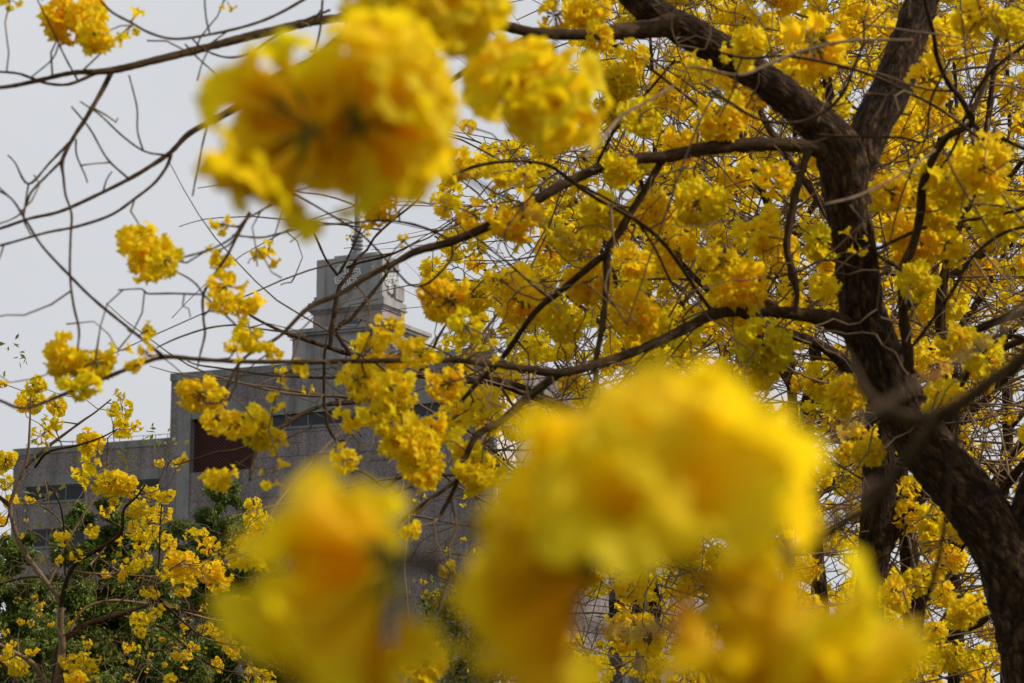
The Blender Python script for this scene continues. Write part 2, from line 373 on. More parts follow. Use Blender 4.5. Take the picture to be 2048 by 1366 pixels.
NEAR = [  # traced limbs of the near tree: points (x, y, width), start depth, end depth
 ([(1345, 50, 50), (1300, 58, 38), (1240, 63, 33), (1158, 69, 24), (1073, 66, 22), (998, 50, 20), (900, 38, 19), (762, 30, 18), (700, 33, 17), (632, 42, 17), (533, 64, 17), (393, 100, 16), (308, 121, 15), (222, 141, 14), (143, 146, 10), (68, 163, 9), (0, 175, 8), (-120, 180, 6)], 6.5, 5.4),
 ([(222, 143, 8), (190, 148, 7), (150, 165, 7), (125, 170, 6), (90, 166, 6), (60, 155, 6), (30, 146, 5), (-40, 142, 4)], 5.7, 5.5),
 ([(224, 142, 12), (205, 180, 10), (170, 240, 9), (150, 270, 8), (125, 320, 8), (127, 355, 6), (131, 390, 5), (143, 428, 5), (141, 480, 5), (140, 550, 5), (147, 610, 5), (158, 660, 5), (155, 700, 4)], 5.7, 5.2),
 ([(140, 284, 6), (100, 325, 5), (57, 368, 5), (30, 325, 3), (15, 310, 2.5)], 5.6, 5.5),
 ([(57, 368, 4), (52, 400, 4), (48, 440, 4), (62, 470, 3)], 5.5, 5.5),
 ([(125, 320, 6), (95, 350, 5), (62, 385, 5), (48, 420, 4), (20, 440, 3), (-30, 455, 3)], 5.6, 5.5),
 ([(152, 278, 4), (153, 310, 3.5), (170, 350, 3), (175, 366, 3)], 5.6, 5.6),
 ([(850, 30, 22), (762, 33, 20), (720, 52, 18), (676, 80, 17), (620, 122, 16), (533, 164, 15), (490, 203, 14), (444, 232, 13), (380, 266, 11), (342, 304, 10), (300, 333, 9), (258, 358, 8), (190, 392, 7), (120, 423, 7), (60, 437, 6), (0, 457, 6), (-80, 480, 5)], 6.0, 5.5),
 ([(1080, 70, 18), (1050, 80, 16), (1022, 92, 14), (985, 110, 13), (946, 131, 12), (880, 180, 10), (800, 250, 8)], 6.4, 6.2),
 ([(342, 306, 8), (335, 330, 7), (310, 365, 6), (270, 397, 6), (222, 430, 6), (154, 453, 6), (90, 466, 5), (0, 491, 5), (-60, 500, 4)], 5.6, 5.4),
 ([(258, 358, 5), (215, 318, 4), (180, 258, 4), (143, 213, 3)], 5.6, 5.5),
 ([(338, 311, 5), (290, 303, 4), (245, 272, 4), (200, 230, 3.5), (160, 203, 3)], 5.6, 5.5),
 ([(287, 303, 4), (275, 262, 3.5), (274, 215, 3.5), (258, 150, 3)], 5.6, 5.6),
 ([(420, 232, 4), (410, 268, 4), (398, 320, 4), (385, 392, 3.5)], 5.8, 5.7),
 ([(205, 388, 4), (213, 360, 3), (224, 343, 2.5)], 5.6, 5.6),
 ([(85, 0, 5), (70, -60, 6)], 5.3, 5.3),
 ([(640, -20, 6), (560, 26, 6), (500, 50, 6), (420, 69, 5.5), (350, 78, 5), (300, 66, 5), (262, 45, 5), (225, 25, 5), (200, 0, 4)], 5.6, 5.3),
 ([(420, 69, 4), (412, 35, 3.5), (408, -20, 3)], 5.5, 5.4),
 ([(660, 20, 5), (600, 45, 5), (545, 75, 5), (500, 105, 5), (455, 115, 4.5), (410, 100, 4), (385, 78, 3.5)], 5.9, 5.7),
 ([(645, 0, 5), (640, 60, 4.5), (628, 105, 4), (610, 140, 4)], 5.9, 5.9),
 ([(155, 160, 4), (128, 110, 3.5), (105, 60, 3.5), (75, 0, 3)], 5.5, 5.3),
 ([(62, 155, 3), (105, 118, 3), (118, 85, 3)], 5.5, 5.4),
 ([(370, 88, 4), (395, 115, 3.5), (440, 155, 3)], 5.7, 5.7),
 ([(1690, 330, 44), (1650, 305, 34), (1600, 292, 27), (1500, 289, 28), (1400, 299, 27), (1329, 314, 24), (1260, 318, 22), (1190, 340, 21), (1124, 370, 20), (1075, 398, 20), (1022, 427, 19), (960, 460, 18), (890, 487, 17), (834, 502, 16), (796, 522, 13), (735, 553, 11), (679, 588, 10), (617, 616, 9), (560, 672, 7), (515, 697, 6), (480, 725, 6), (458, 765, 5), (443, 806, 4)], 6.6, 5.8),
 ([(1329, 316, 16), (1310, 345, 15), (1290, 380, 15), (1262, 425, 15), (1240, 462, 15), (1215, 505, 16), (1213, 567, 13), (1205, 652, 12), (1192, 720, 11), (1189, 772, 8), (1170, 825, 6), (1150, 900, 5)], 6.4, 6.3),
 ([(1216, 505, 14), (1185, 528, 14), (1124, 580, 13), (1073, 621, 12), (1022, 692, 12), (995, 728, 12), (960, 760, 10), (925, 800, 8)], 6.35, 6.5),
 ([(1742, 690, 40), (1715, 668, 46), (1685, 651, 42), (1650, 637, 34), (1580, 626, 26), (1500, 622, 24), (1430, 628, 23), (1380, 652, 21), (1300, 691, 19), (1200, 727, 18), (1120, 745, 18), (1056, 738, 14), (970, 727, 12), (885, 720, 11), (731, 722, 10), (620, 724, 10), (478, 723, 9), (390, 718, 9), (328, 714, 9), (273, 731, 8), (205, 758, 8), (137, 785, 8), (51, 816, 7), (0, 801, 6), (-60, 780, 5)], 6.62, 5.0),
 ([(1122, 745, 17), (1090, 768, 17), (1049, 800, 17), (998, 845, 16), (953, 871, 14), (925, 930, 11), (905, 985, 9), (880, 1030, 8)], 6.2, 6.0),
 ([(328, 714, 7), (267, 664, 6), (191, 602, 6), (140, 552, 6), (85, 493, 5), (51, 440, 5), (20, 395, 4), (-30, 370, 4)], 5.35, 5.2),
 ([(500, 425, 7), (477, 467, 6), (455, 510, 6), (430, 548, 6), (407, 589, 6), (407, 640, 5), (410, 668, 5), (400, 710, 4), (395, 735, 3)], 5.6, 5.5),
 ([(407, 589, 4), (342, 587, 4), (294, 587, 4), (284, 578, 3), (236, 580, 3)], 5.6, 5.5),
 ([(470, 648, 4), (440, 620, 4), (407, 589, 4), (394, 570, 4), (375, 555, 4), (355, 545, 3)], 5.5, 5.6),
 ([(600, 350, 4), (540, 410, 4), (490, 440, 5), (470, 470, 5), (430, 495, 4), (365, 515, 4), (330, 520, 3)], 5.6, 5.3),
 ([(465, 470, 4), (520, 475, 4), (560, 467, 4), (635, 451, 4), (704, 446, 4), (759, 441, 4), (809, 445, 5), (853, 457, 5), (892, 475, 5)], 5.7, 6.3),
 ([(905, 490, 5), (902, 519, 5), (866, 559, 5), (841, 572, 5), (819, 569, 4), (794, 544, 4), (730, 475, 4), (670, 435, 4), (560, 370, 4)], 6.3, 6.0),
 ([(905, 350, 6), (960, 330, 7), (1030, 322, 7), (1095, 330, 7), (1140, 360, 8), (1190, 395, 8), (1270, 440, 8), (1330, 490, 8), (1400, 590, 8), (1425, 625, 8)], 6.0, 6.4),
 # right hand side
 ([(1818, 745, 24), (1816, 700, 20), (1808, 650, 20), (1806, 600, 19), (1806, 539, 20), (1826, 491, 18), (1840, 430, 18), (1846, 369, 17), (1861, 328, 16), (1895, 273, 15), (1943, 246, 14), (1922, 198, 12), (1895, 164, 11), (1874, 113, 10), (1867, 68, 9), (1850, 0, 8), (1840, -80, 7)], 6.5, 5.9),
 ([(1943, 246, 9), (1970, 268, 8), (2000, 276, 8), (2060, 302, 8), (2150, 330, 7)], 6.2, 6.0),
 ([(1806, 541, 9), (1780, 525, 8), (1758, 512, 7), (1735, 470, 6)], 6.3, 6.2),
 ([(1935, 235, 10), (1956, 200, 12), (1980, 130, 12), (1997, 68, 11), (2028, -10, 10), (2060, -90, 9)], 6.2, 6.5),
 ([(1850, 380, 6), (1905, 300, 6), (1960, 170, 7), (2048, 92, 8), (2140, 40, 8)], 6.3, 6.1),
 ([(1750, 500, 6), (1843, 457, 8), (1897, 445, 8), (1960, 436, 8), (2048, 416, 9), (2140, 380, 9)], 6.5, 6.3),
 ([(1617, 300, 17), (1600, 350, 16), (1588, 400, 16), (1577, 460, 15), (1574, 500, 16), (1587, 550, 15), (1594, 590, 12), (1590, 625, 10)], 6.5, 6.4),
 ([(1727, 40, 5), (1727, 85, 5.5), (1710, 130, 6), (1683, 191, 7), (1639, 229, 7), (1587, 246, 7), (1519, 239, 6), (1461, 205, 6), (1400, 165, 5)], 5.5, 5.6),
 ([(1440, 105, 5), (1495, 116, 6), (1570, 112, 6), (1656, 126, 6), (1741, 150, 6), (1816, 185, 6), (1881, 219, 6), (1990, 300, 6)], 5.7, 6.0),
 ([(1220, 85, 6), (1290, 130, 6), (1370, 190, 6), (1430, 240, 7), (1465, 280, 8)], 6.4, 6.5),
 ([(1190, 335, 8), (1230, 260, 6), (1290, 190, 6), (1350, 120, 5)], 6.5, 6.3),
 ([(1640, 270, 5), (1720, 273, 5), (1800, 275, 5), (1850, 280, 5), (1862, 200, 5), (1900, 120, 5)], 6.0, 6.0),
 ([(1370, 620, 4), (1340, 560, 5), (1300, 480, 5), (1250, 420, 5), (1160, 370, 6)], 6.3, 6.3),
 ([(1930, 760, 10), (1960, 690, 9), (2010, 672, 9), (2060, 680, 9), (2150, 720, 8)], 6.6, 6.4),
 ([(1930, 760, 10), (1900, 800, 9), (1862, 860, 9)], 6.6, 6.7),
 ([(1820, 700, 6), (1900, 590, 7), (1940, 520, 7), (2000, 470, 7), (2060, 450, 6)], 6.5, 6.3),
 ([(1720, 540, 7), (1650, 520, 6), (1590, 545, 5), (1480, 565, 5), (1400, 540, 5)], 6.5, 6.3)]
for pts, d0, d1 in NEAR:
    W, r = limb(pts, d0, d1, 9); T1.add_limb(W, r * 1.04)
for pts in [[(1370, 133, 2), (1406, 137, 6), (1474, 151, 7.5), (1519, 137, 8), (1587, 108, 8), (1656, 89, 7), (1724, 80, 7), (1826, 81, 6)],
            [(1648, 408, 2), (1670, 404, 5), (1720, 390, 6), (1800, 350, 5), (1870, 300, 5)],
            [(1890, 300, 4), (1905, 340, 5), (1940, 400, 5), (1990, 480, 5)],
            [(1168, 318, 12), (1200, 285, 10), (1240, 235, 8), (1300, 200, 6), (1350, 170, 5)],
            [(1474, 151, 6), (1462, 190, 5), (1440, 230, 4)]]:
    W, r = limb(pts, 4.6, 4.9, 9); T1.add_limb(W, r, 'branch', M_TAN, seed_nodes=False)
# clusters of the near tree, traced: x, y, radius px
NC = [(150,30,62),(185,60,45),(298,500,66),(275,470,40),(330,520,45),(128,710,44),(190,725,48),(160,770,40),(440,448,22),(440,518,28),(533,507,30),(450,572,38),(440,600,28),(487,608,38),(296,660,28),(268,732,20),(292,702,18),(505,672,38),(470,700,24),(545,703,24),(586,745,32),(400,785,46),(440,800,26),(430,840,30),(480,850,44),(520,855,40),(548,882,26),(437,957,34),(546,946,33),
 (752,415,38),(735,455,16),(805,480,14),(905,330,42),(780,350,36),(820,372,24),(935,252,20),(1000,345,38),(1050,350,24),(895,410,32),(950,430,46),(1030,435,50),(780,650,34),(800,700,46),(850,705,48),(735,755,46),(780,780,46),(705,840,32),(745,820,36),(815,890,58),(860,860,42),(690,915,30),(935,900,46),(955,945,42),(900,600,50),(870,585,36),(930,650,40),(1050,590,62),(1000,560,40),
 (1110,30,36),(1180,20,46),(1190,75,36),(1240,165,42),(1265,110,34),(1235,210,38),(1280,230,46),(1395,135,26),(1490,90,50),(1630,85,66),(1600,140,52),(1660,215,50),(1440,230,52),(1370,290,46),(1400,400,58),(1300,420,50),(1200,420,50),(1140,470,44),(1520,460,54),(1540,350,50),(1480,560,60),(1440,520,40),(1525,690,58),(1525,740,44),(1715,870,44),(1700,790,42),(1740,900,34),(1885,790,40),(1600,1000,42),(1590,1050,30),(1640,480,42),(1650,570,38),(1830,470,58),(1890,490,46),(1900,350,62),(1970,330,58),(1870,420,44),(2000,430,60),(1950,30,54),(2010,40,44),(1930,1220,36),(1960,700,46),(1900,680,36),(1270,620,56),(1330,660,42),(1130,640,44),(1180,560,46),(1270,520,44),(850,1320,54),(790,1330,36),(905,1150,30),(820,1062,24),(1240,340,40),(1360,500,52),(1780,380,40),(1830,560,40),(1710,480,30),
 (745,690,36),(895,765,40),(965,805,42),(715,760,38),(850,935,42),(780,835,40),(900,845,40),(1860,160,50),(2100,150,60),(2130,380,60),(2150,560,55),(2100,-40,60),(1700,-60,60),(1500,-60,55),(1350,-50,60),(900,-60,50),(-60,60,50),(-80,300,40),(-90,640,50)]
from functools import reduce
nn = None
items = []; tg = []
arrN = np.array(T1.nodes); vN = arrN - CAM
depthN = vN @ FW; pxN = 1024 + FPX * (vN @ RT) / depthN; pyN = 683 - FPX * (vN @ UP) / depthN
for x, y, rr in NC:
    k = np.argmin((pxN - x) ** 2 + (pyN - y) ** 2); d = depthN[k] + rng.uniform(-.25, .3); d = float(np.clip(d, 5.0, 7.3))
    p = at(x, y, d); sc = rr * d / FPX / CR
    small = sc < 0.62
    me = CL_SMALL[rng.integers(5)] if small else CL_HI[rng.integers(7) if rr < 54 else (0, 2, 4, 1)[rng.integers(4)]]
    if (x, y) in ((1600, 140), (1660, 215)): p = at(x, y, 7.5); sc *= 1.1
    items.append((p, sc, me)); tg.append(p)
for (x, y) in [(262, 52), (20, 0), (450, -4), (550, 800), (236, 700), (985, 700), (1400, 125)]:
    p = at(x, y, 5.6); items.append((p, 0.42 * (1.6 if x == 262 else 1), CL_SMALL[3])); tg.append(p)
T1.whips(26, .25, .6, .0038, (1050, 2150, -60, 1150), 5, 8)
T1.grow(tg, 0.0021, 0.14, 0.03, 0.05)
bare = [at(rng.uniform(-60, 1000), rng.uniform(-60, 820), rng.uniform(5.3, 6.2)) for _ in range(46)] + [at(rng.uniform(950, 2150), rng.uniform(-60, 950), rng.uniform(5.6, 7.4)) for _ in range(700)]
A = np.array(T1.nodes)
bare = [b for b in bare if 0.03 < np.sqrt(np.min(np.sum((A[::2] - b) ** 2, 1))) < 0.19 or rng.random() < 0.06]
T1.grow(bare, 0.0018, 0.13, -0.02, 0.04)
T1.finish_twigs(); T1.clusters(items, CL_HI)

# ================= mid trees =================
def edge_x(y):   # left limit of the blossom mass
    return np.interp(y, [-200, 0, 150, 250, 290, 400, 550, 680, 800, 900, 1000, 1400], [1120, 1130, 1185, 1190, 960, 865, 845, 880, 905, 935, 1040, 1060])
def dens(x, y):
    if x < edge_x(y): return 0
    v = 1.0
    if x > 1560 and y > 560: v = 0.75
    if x > 1760 and y > 480: v = 0.72
    if 1000 < x < 1560 and y > 690: v = 0.85
    if y > 1000 and x > 1100: v = 0.85
    if 1530 < x < 1800 and 0 < y < 60: v *= 0.8
    if x > 1980: v *= 0.85
    return v
def scatter(nn_, x0, x1, y0, y1, d0, d1, s0, s1, bare=False):
    o = []
    while len(o) < nn_:
        x, y = rng.uniform(x0, x1), rng.uniform(y0, y1)
        if rng.random() > (dens(x, y) if not bare else (dens(x, y) > 0) * 1.0): continue
        d = rng.uniform(d0, d1); o.append((at(x, y, d), rng.uniform(s0, s1)))
    return o
GM = 'trumpet trees standing behind the nearest one'
MID = [
 ('trumpet tree with a thick straight furrowed trunk just left of the nearest trunk', 1740, 9.6,
  [(1735, 1500, 66), (1735, 1366, 62), (1740, 1200, 58), (1752, 1080, 70), (1757, 1000, 68), (1757, 900, 64), (1752, 820, 52), (1740, 720, 42), (1725, 560, 34), (1700, 400, 26), (1660, 200, 20), (1640, 40, 14)],
  [([(1755, 1110, 44), (1790, 1050, 42), (1830, 1000, 40), (1880, 940, 34), (1900, 860, 30), (1905, 760, 26), (1880, 640, 22), (1900, 500, 18), (1960, 340, 14), (1990, 120, 10)], 9.6, 9.9),
   ([(1752, 820, 34), (1700, 740, 28), (1640, 690, 22), (1560, 660, 18), (1440, 600, 14), (1330, 480, 10), (1260, 300, 8)], 9.6, 9.0),
   ([(1757, 900, 26), (1820, 760, 22), (1900, 690, 18), (2000, 640, 16), (2150, 600, 12)], 9.7, 9.4),
   ([(1725, 560, 22), (1650, 420, 18), (1540, 260, 14), (1450, 60, 10)], 9.8, 10.2)], (1430, 1900), 165, 9.0, 10.6),
 ('trumpet tree with a slimmer dark trunk close to the nearest trunk near the bottom right', 1826, 10.8,
  [(1825, 1500, 46), (1826, 1366, 42), (1828, 1250, 40), (1822, 1150, 38), (1812, 1050, 34), (1800, 900, 30), (1815, 700, 26), (1822, 600, 24), (1850, 420, 18), (1900, 200, 14)],
  [([(1828, 1260, 30), (1850, 1180, 26), (1915, 1095, 24), (1990, 1000, 20), (2100, 860, 16)], 10.8, 10.4),
   ([(1820, 800, 22), (1900, 770, 18), (2000, 700, 15), (2150, 640, 12)], 10.8, 10.2),
   ([(1835, 1300, 20), (1950, 1250, 16), (2100, 1180, 12)], 10.8, 10.5),
   ([(1822, 600, 18), (1950, 520, 15), (2100, 400, 12)], 10.8, 10.6)], (1800, 2250), 150, 9.8, 11.8),
 ('trumpet tree with narrow crooked trunk and a long rough limb reaching left', 1645, 11.4,
  [(1652, 1500, 40), (1648, 1366, 38), (1640, 1200, 35), (1630, 1100, 33), (1621, 1000, 31), (1612, 880, 33), (1620, 790, 30), (1632, 720, 24), (1600, 600, 20), (1540, 420, 16), (1450, 200, 12)],
  [([(1636, 1160, 30), (1560, 1120, 28), (1480, 1060, 27), (1400, 990, 26), (1300, 920, 25), (1220, 875, 24), (1155, 838, 24), (1107, 808, 23), (1056, 785, 22), (1022, 772, 21), (981, 761, 20), (919, 757, 18), (871, 753, 17), (824, 750, 14), (780, 760, 10)], 11.2, 8.6),
   ([(1540, 1100, 20), (1380, 1030, 18), (1200, 830, 16), (1140, 850, 14), (1085, 868, 13), (1070, 900, 10), (1068, 960, 8)], 10.4, 8.8),
   ([(905, 755, 12), (800, 730, 10), (724, 714, 10), (684, 704, 10), (660, 696, 9), (610, 679, 8), (560, 661, 7), (500, 630, 5), (470, 600, 4)], 9.0, 8.4),
   ([(660, 696, 10), (664, 660, 10), (669, 624, 10), (679, 574, 9), (700, 548, 8), (712, 520, 7), (734, 500, 6), (749, 475, 5), (784, 442, 5), (834, 402, 4), (850, 380, 3)], 8.6, 8.8),
   ([(676, 552, 6), (652, 519, 5), (632, 475, 5), (620, 452, 4), (605, 435, 4), (575, 417, 3)], 8.7, 8.7),
   ([(678, 548, 6), (694, 519, 5), (709, 487, 5), (725, 450, 3)], 8.7, 8.7),
   ([(692, 536, 6), (720, 525, 5), (780, 510, 5), (840, 480, 4)], 8.7, 8.7),
   ([(700, 708, 8), (672, 660, 8), (700, 640, 8), (735, 598, 8), (765, 560, 7), (790, 520, 6)], 8.5, 8.6),
   ([(567, 664, 4), (500, 655, 4), (472, 650, 4), (417, 656, 4), (355, 676, 3.5), (314, 695, 3)], 8.4, 8.0),
   ([(830, 795, 9), (760, 795, 10), (700, 805, 10), (650, 810, 9), (600, 830, 9), (560, 855, 9), (525, 880, 8), (510, 910, 10), (500, 960, 7)], 8.8, 8.2),
   ([(840, 750, 7), (780, 745, 6), (680, 755, 6), (560, 752, 5), (500, 745, 4), (430, 735, 4), (395, 730, 3), (375, 722, 3)], 8.7, 8.3),
   ([(648, 810, 6), (648, 760, 6), (650, 700, 6), (660, 690, 5)], 8.5, 8.5),
   ([(524, 882, 6), (470, 900, 5), (430, 905, 5), (400, 915, 4), (350, 930, 3)], 8.3, 8.2),
   ([(650, 812, 7), (655, 850, 7), (672, 880, 6), (690, 880, 4)], 8.5, 8.5),
   ([(1000, 930, 6), (940, 945, 8), (880, 985, 8), (830, 1020, 7), (800, 1045, 5)], 8.4, 8.3),
   ([(930, 950, 7), (860, 950, 7), (800, 955, 6), (770, 975, 5), (735, 950, 4), (690, 930, 4)], 8.4, 8.3),
   ([(1600, 640, 14), (1450, 560, 11), (1250, 440, 9), (1080, 380, 7)], 11.2, 10.6),
   ([(1400, 990, 16), (1320, 800, 13), (1250, 600, 10), (1150, 400, 8)], 10.6, 10.8)], (860, 1480), 215, 9.2, 11.8)]
MT = []
for lab, px, d, tr, limbs, (x0, x1), ncl, da, db in MID:
    t = Tree('trumpet_tree', foot(px, d), lab, 'tree', GM); MT.append(t)
    W, r = trunk_pts(tr, d, 10); t.add_limb(W, r, 'trunk', M_BARK, 26, 0.004)
    for pts, a, b in limbs:
        W, r = limb(pts, a, b, 12); t.add_limb(W, r, 'branch', M_BARK if pts[0][2] > 24 else M_BRANCH)
    it = scatter(ncl, x0, x1, -160, 1480, da, db, 0.5, 1.15)
    if px == 1645:
        it += [(at(x, y, 8.7), s) for x, y, s in [(840, 995, .3), (615, 780, .28), (712, 690, .3), (700, 470, .25), (930, 1000, .35), (560, 745, .3)]]
    t.whips(80, .5, 1.3, .006, (x0 - 100, x1 + 100, -100, 1450), 7, 14, .45)
    t.grow([p for p, s in it], 0.0026, 0.14, 0.02, 0.07)
    bt = [p for p, s in scatter(560, x0, x1, -160, 1480, da - 0.6, db + 0.6, 1, 1, True)]
    if px == 1645: bt += [at(rng.uniform(640, 1010), rng.uniform(690, 1150), rng.uniform(8.2, 9.2)) for _ in range(110)] + [at(rng.uniform(560, 800), rng.uniform(520, 900), rng.uniform(8.2, 8.8)) for _ in range(40)]
    t.grow(bt, 0.0022, 0.13, -0.02, 0.08)
    t.finish_twigs(); t.clusters([(p, s, CL_SMALL[rng.integers(5)] if s < .4 else None) for p, s in it], CL_MID)
# ================= far trees =================
GF = 'trumpet trees filling the background on the right'
FAR = [('distant trumpet tree seen through the gaps left of the crooked trunk', 1300, 17.5, (880, 1420), 330),
       ('distant trumpet tree seen between the crooked and the furrowed trunks', 1580, 15.5, (1340, 1800), 400),
       ('distant trumpet tree seen right of the fork of the nearest trunk', 1905, 16.5, (1700, 2200), 480),
       ('farthest trumpet tree, a fine web of twigs low behind the other trunks', 1480, 23, (1080, 2250), 1000),
       ('distant trumpet tree low at the right behind the leaning nearest trunk', 2010, 19.5, (1650, 2300), 420)]
for lab, px, d, (x0, x1), ncl in FAR:
    t = Tree('trumpet_tree', foot(px, d), lab, 'tree', GF)
    xs = [px, px + 8, px - 6, px + 10]; W, r = trunk_pts([(px, 1500, 34), (px + 8, 1250, 30), (px - 8, 1050, 27), (px + 6, 850, 22), (px - 4, 600, 16), (px + 10, 300, 10), (px, 60, 6)], d, 14)
    t.add_limb(W, r, 'trunk', M_BARK, 14)
    for k in range(9):
        y0 = 1150 - k * 95; sx = (1 if k % 2 else -1); ex = px + sx * (x1 - x0) * rng.uniform(.35, .6)
        W, r = limb([(px, y0, 15), (px + (ex - px) * .3, y0 - 90, 12), (px + (ex - px) * .65, y0 - 190 + rng.uniform(-40, 40), 8), (ex, y0 - 230 + rng.uniform(-80, 60), 4)], d, d + rng.uniform(-1.5, 1.5), 16)
        t.add_limb(W, r, 'branch', M_BRANCH)
    it = scatter(ncl, x0, x1, -120, 1480, d - 2.2, d + 2.2, 0.55, 1.25)
    t.whips(110, .9, 2.4, .009, (x0 - 100, x1 + 100, -100, 1450), 12, 28, .5, 4)
    t.grow([p for p, s in it], 0.0035, 0.14, 0.02, 0.16, 4)
    t.grow([p for p, s in scatter(800, x0, x1, -120, 1480, d - 2.2, d + 2.2, 1, 1, True)], 0.0036, 0.2, 0.0, 0.14, 4)
    t.finish_twigs(); t.clusters([(p, s, None) for p, s in it], CL_FAR)

# ================= left trees =================
LD = 12.0
T5 = Tree('trumpet_tree', foot(120, LD), 'small young trumpet tree at the lower left, slim tan forked trunk before green foliage')
W, r = trunk_pts([(112, 1500, 24), (112, 1400, 20), (124, 1300, 15), (121, 1250, 13), (119, 1200, 12), (93, 1165, 11), (46, 1100, 10), (25, 1044, 9), (20, 1012, 8), (32, 975, 8), (46, 940, 7), (56, 905, 6), (60, 840, 4), (62, 790, 3)], LD)
T5.add_limb(W, r, 'trunk', M_TAN, 12)
for pts in [[(121, 1215, 10), (128, 1180, 9), (142, 1140, 9), (160, 1120, 8), (185, 1105, 8), (215, 1088, 8), (243, 1063, 7), (245, 1035, 6), (250, 1015, 5), (272, 995, 4), (290, 970, 3)],
 [(20, 1012, 8), (0, 995, 8), (-30, 975, 8), (-90, 940, 7)], [(50, 935, 6), (75, 912, 6), (103, 888, 6), (130, 868, 5), (165, 842, 4), (190, 825, 3), (222, 799, 2.5)],
 [(70, 935, 5), (90, 908, 5), (115, 898, 4), (150, 892, 4), (200, 876, 3), (235, 858, 2.5)],
 [(190, 1108, 5), (215, 1128, 4), (250, 1148, 4), (302, 1153, 3), (330, 1150, 2.5)], [(240, 1067, 4), (265, 1062, 3.5), (300, 1055, 3)],
 [(119, 1160, 4), (60, 1154, 4), (0, 1168, 4), (-50, 1178, 4)], [(112, 1380, 16), (118, 1300, 14), (142, 1268, 12), (170, 1250, 11), (213, 1236, 10), (260, 1222, 9), (306, 1207, 6), (335, 1214, 5), (400, 1226, 5), (498, 1243, 4), (540, 1248, 3)],
 [(140, 1262, 6), (165, 1220, 5), (206, 1203, 5), (250, 1202, 5), (335, 1215, 4), (430, 1240, 4), (520, 1245, 3)],
 [(110, 1420, 12), (75, 1340, 9), (53, 1318, 8), (20, 1300, 7), (-40, 1270, 6)], [(0, 1321, 8), (30, 1360, 9), (50, 1420, 12), (100, 1480, 14)],
 [(97, 1170, 5), (110, 1140, 5), (117, 1120, 5), (140, 1075, 4), (160, 1040, 4), (210, 960, 3.5), (215, 900, 3)],
 [(130, 1150, 3), (130, 1090, 3), (120, 1010, 3), (90, 960, 3)], [(142, 1140, 3.5), (170, 1145, 3), (225, 1147, 3), (282, 1130, 3)],
 [(213, 1236, 4), (250, 1195, 3.5), (300, 1165, 3), (370, 1120, 2.5)], [(306, 1207, 4), (318, 1120, 3), (320, 1060, 3), (323, 1010, 2.5)],
 [(80, 1010, 3), (110, 1030, 3), (130, 1060, 3), (150, 1100, 2.5)], [(225, 1080, 3), (180, 1130, 3)],
 [(335, 1215, 4), (400, 1270, 3), (470, 1290, 3), (540, 1280, 2.5)], [(250, 1225, 4), (330, 1260, 3), (420, 1330, 3), (500, 1350, 2.5)]]:
    W, r = limb(pts, LD, LD + rng.uniform(-.5, .5), 9); T5.add_limb(W, r * 1.15, 'branch', M_TAN if pts[0][0] < 250 and rng.random() < .6 else M_BRANCH)
LC = [(5,767,9),(70,768,18),(65,803,22),(45,806,14),(115,812,17),(110,845,17),(90,860,13),(82,870,15),(240,790,9),(245,815,18),(226,822,10),(250,850,18),(272,852,10),(178,885,22),(9,919,18),(180,923,14),(160,945,14),(167,946,15),(195,962,23),(228,965,24),(249,972,20),(295,981,16),(305,985,10),(331,994,15),(274,1019,19),(308,1026,15),(325,1026,15),(153,1111,11),(125,1076,13),(118,1072,9),(185,1061,12),(213,1020,11),(228,1004,9),(285,1076,16),(300,1065,15),(268,1054,12),(299,1044,14),(334,1080,14),(340,1093,12),(380,1066,11),(400,1068,12),(505,1008,17),(509,1032,20),(530,1058,24),(420,1090,17),(440,1100,14),(498,1093,36),(365,1122,28),(376,1143,16),(420,1140,22),(440,1155,20),(366,1165,20),(285,1111,15),(290,1125,12),(263,1129,15),(242,1150,10),(325,1147,10),(340,1152,8),(213,1147,8),(296,1182,9),(310,1188,8),(317,1220,10),(305,1232,9),(281,1239,15),(270,1245,10),(281,1263,9),(167,1278,7),(258,1292,10),(274,1300,9),(178,1321,20),(142,1321,17),(132,1340,15),(150,1355,18),(36,1332,18),(14,1307,14),(66,1303,9),(71,1222,7),(82,1225,6),(355,1312,10),(370,1318,13),(463,1295,14),(410,1258,11),(428,1262,10),(448,1273,13),(493,1255,9),(506,1259,9),(475,1203,13),(492,1200,10),(512,1215,18),(520,1235,17),(555,1180,20),(540,1195,16),(430,1322,9),(440,1335,8),(500,1350,15),(528,1355,16),(342,1362,14),(470,1313,8),(366,1243,6),(382,1243,5),(409,1211,5),(391,1296,8),(349,1289,6),(412,1300,6),(247,1322,4),(294,1340,5),(9,960,14),(20,1000,12),(3,1035,14),(60,1000,8),(45,1000,7),(350,925,8),(367,920,9),(355,935,6),(318,925,8),(530,600,0)]
items = []
for x, y, rr in LC:
    if rr == 0: continue
    d = LD + rng.uniform(-.7, .7) + (x > 380) * 0.8; sc = rr * d / FPX / CR * 1.32
    items.append((at(x, y, d), sc, CL_MID[rng.integers(7)] if rr > 15 else (CL_SMALL[[0, 1, 2, 4][rng.integers(4)]] if rr > 7 else CL_SMALL[3])))
for _ in range(75):
    items.append((at(rng.uniform(-30, 600), rng.uniform(1040, 1390), rng.uniform(LD - .3, LD + 1.5)), rng.uniform(.14, .34), CL_SMALL[rng.integers(5)]))
T5.grow([i[0] for i in items], 0.0022, 0.14, 0.02, 0.07)
T5.grow([at(rng.uniform(-60, 600), rng.uniform(1130, 1420) if rng.random() < .7 else rng.uniform(900, 1200), rng.uniform(LD - .8, LD + 1.2)) for _ in range(430)], 0.0017, 0.2, -0.03, 0.07)
T5.finish_twigs(); T5.clusters(items, CL_MID)

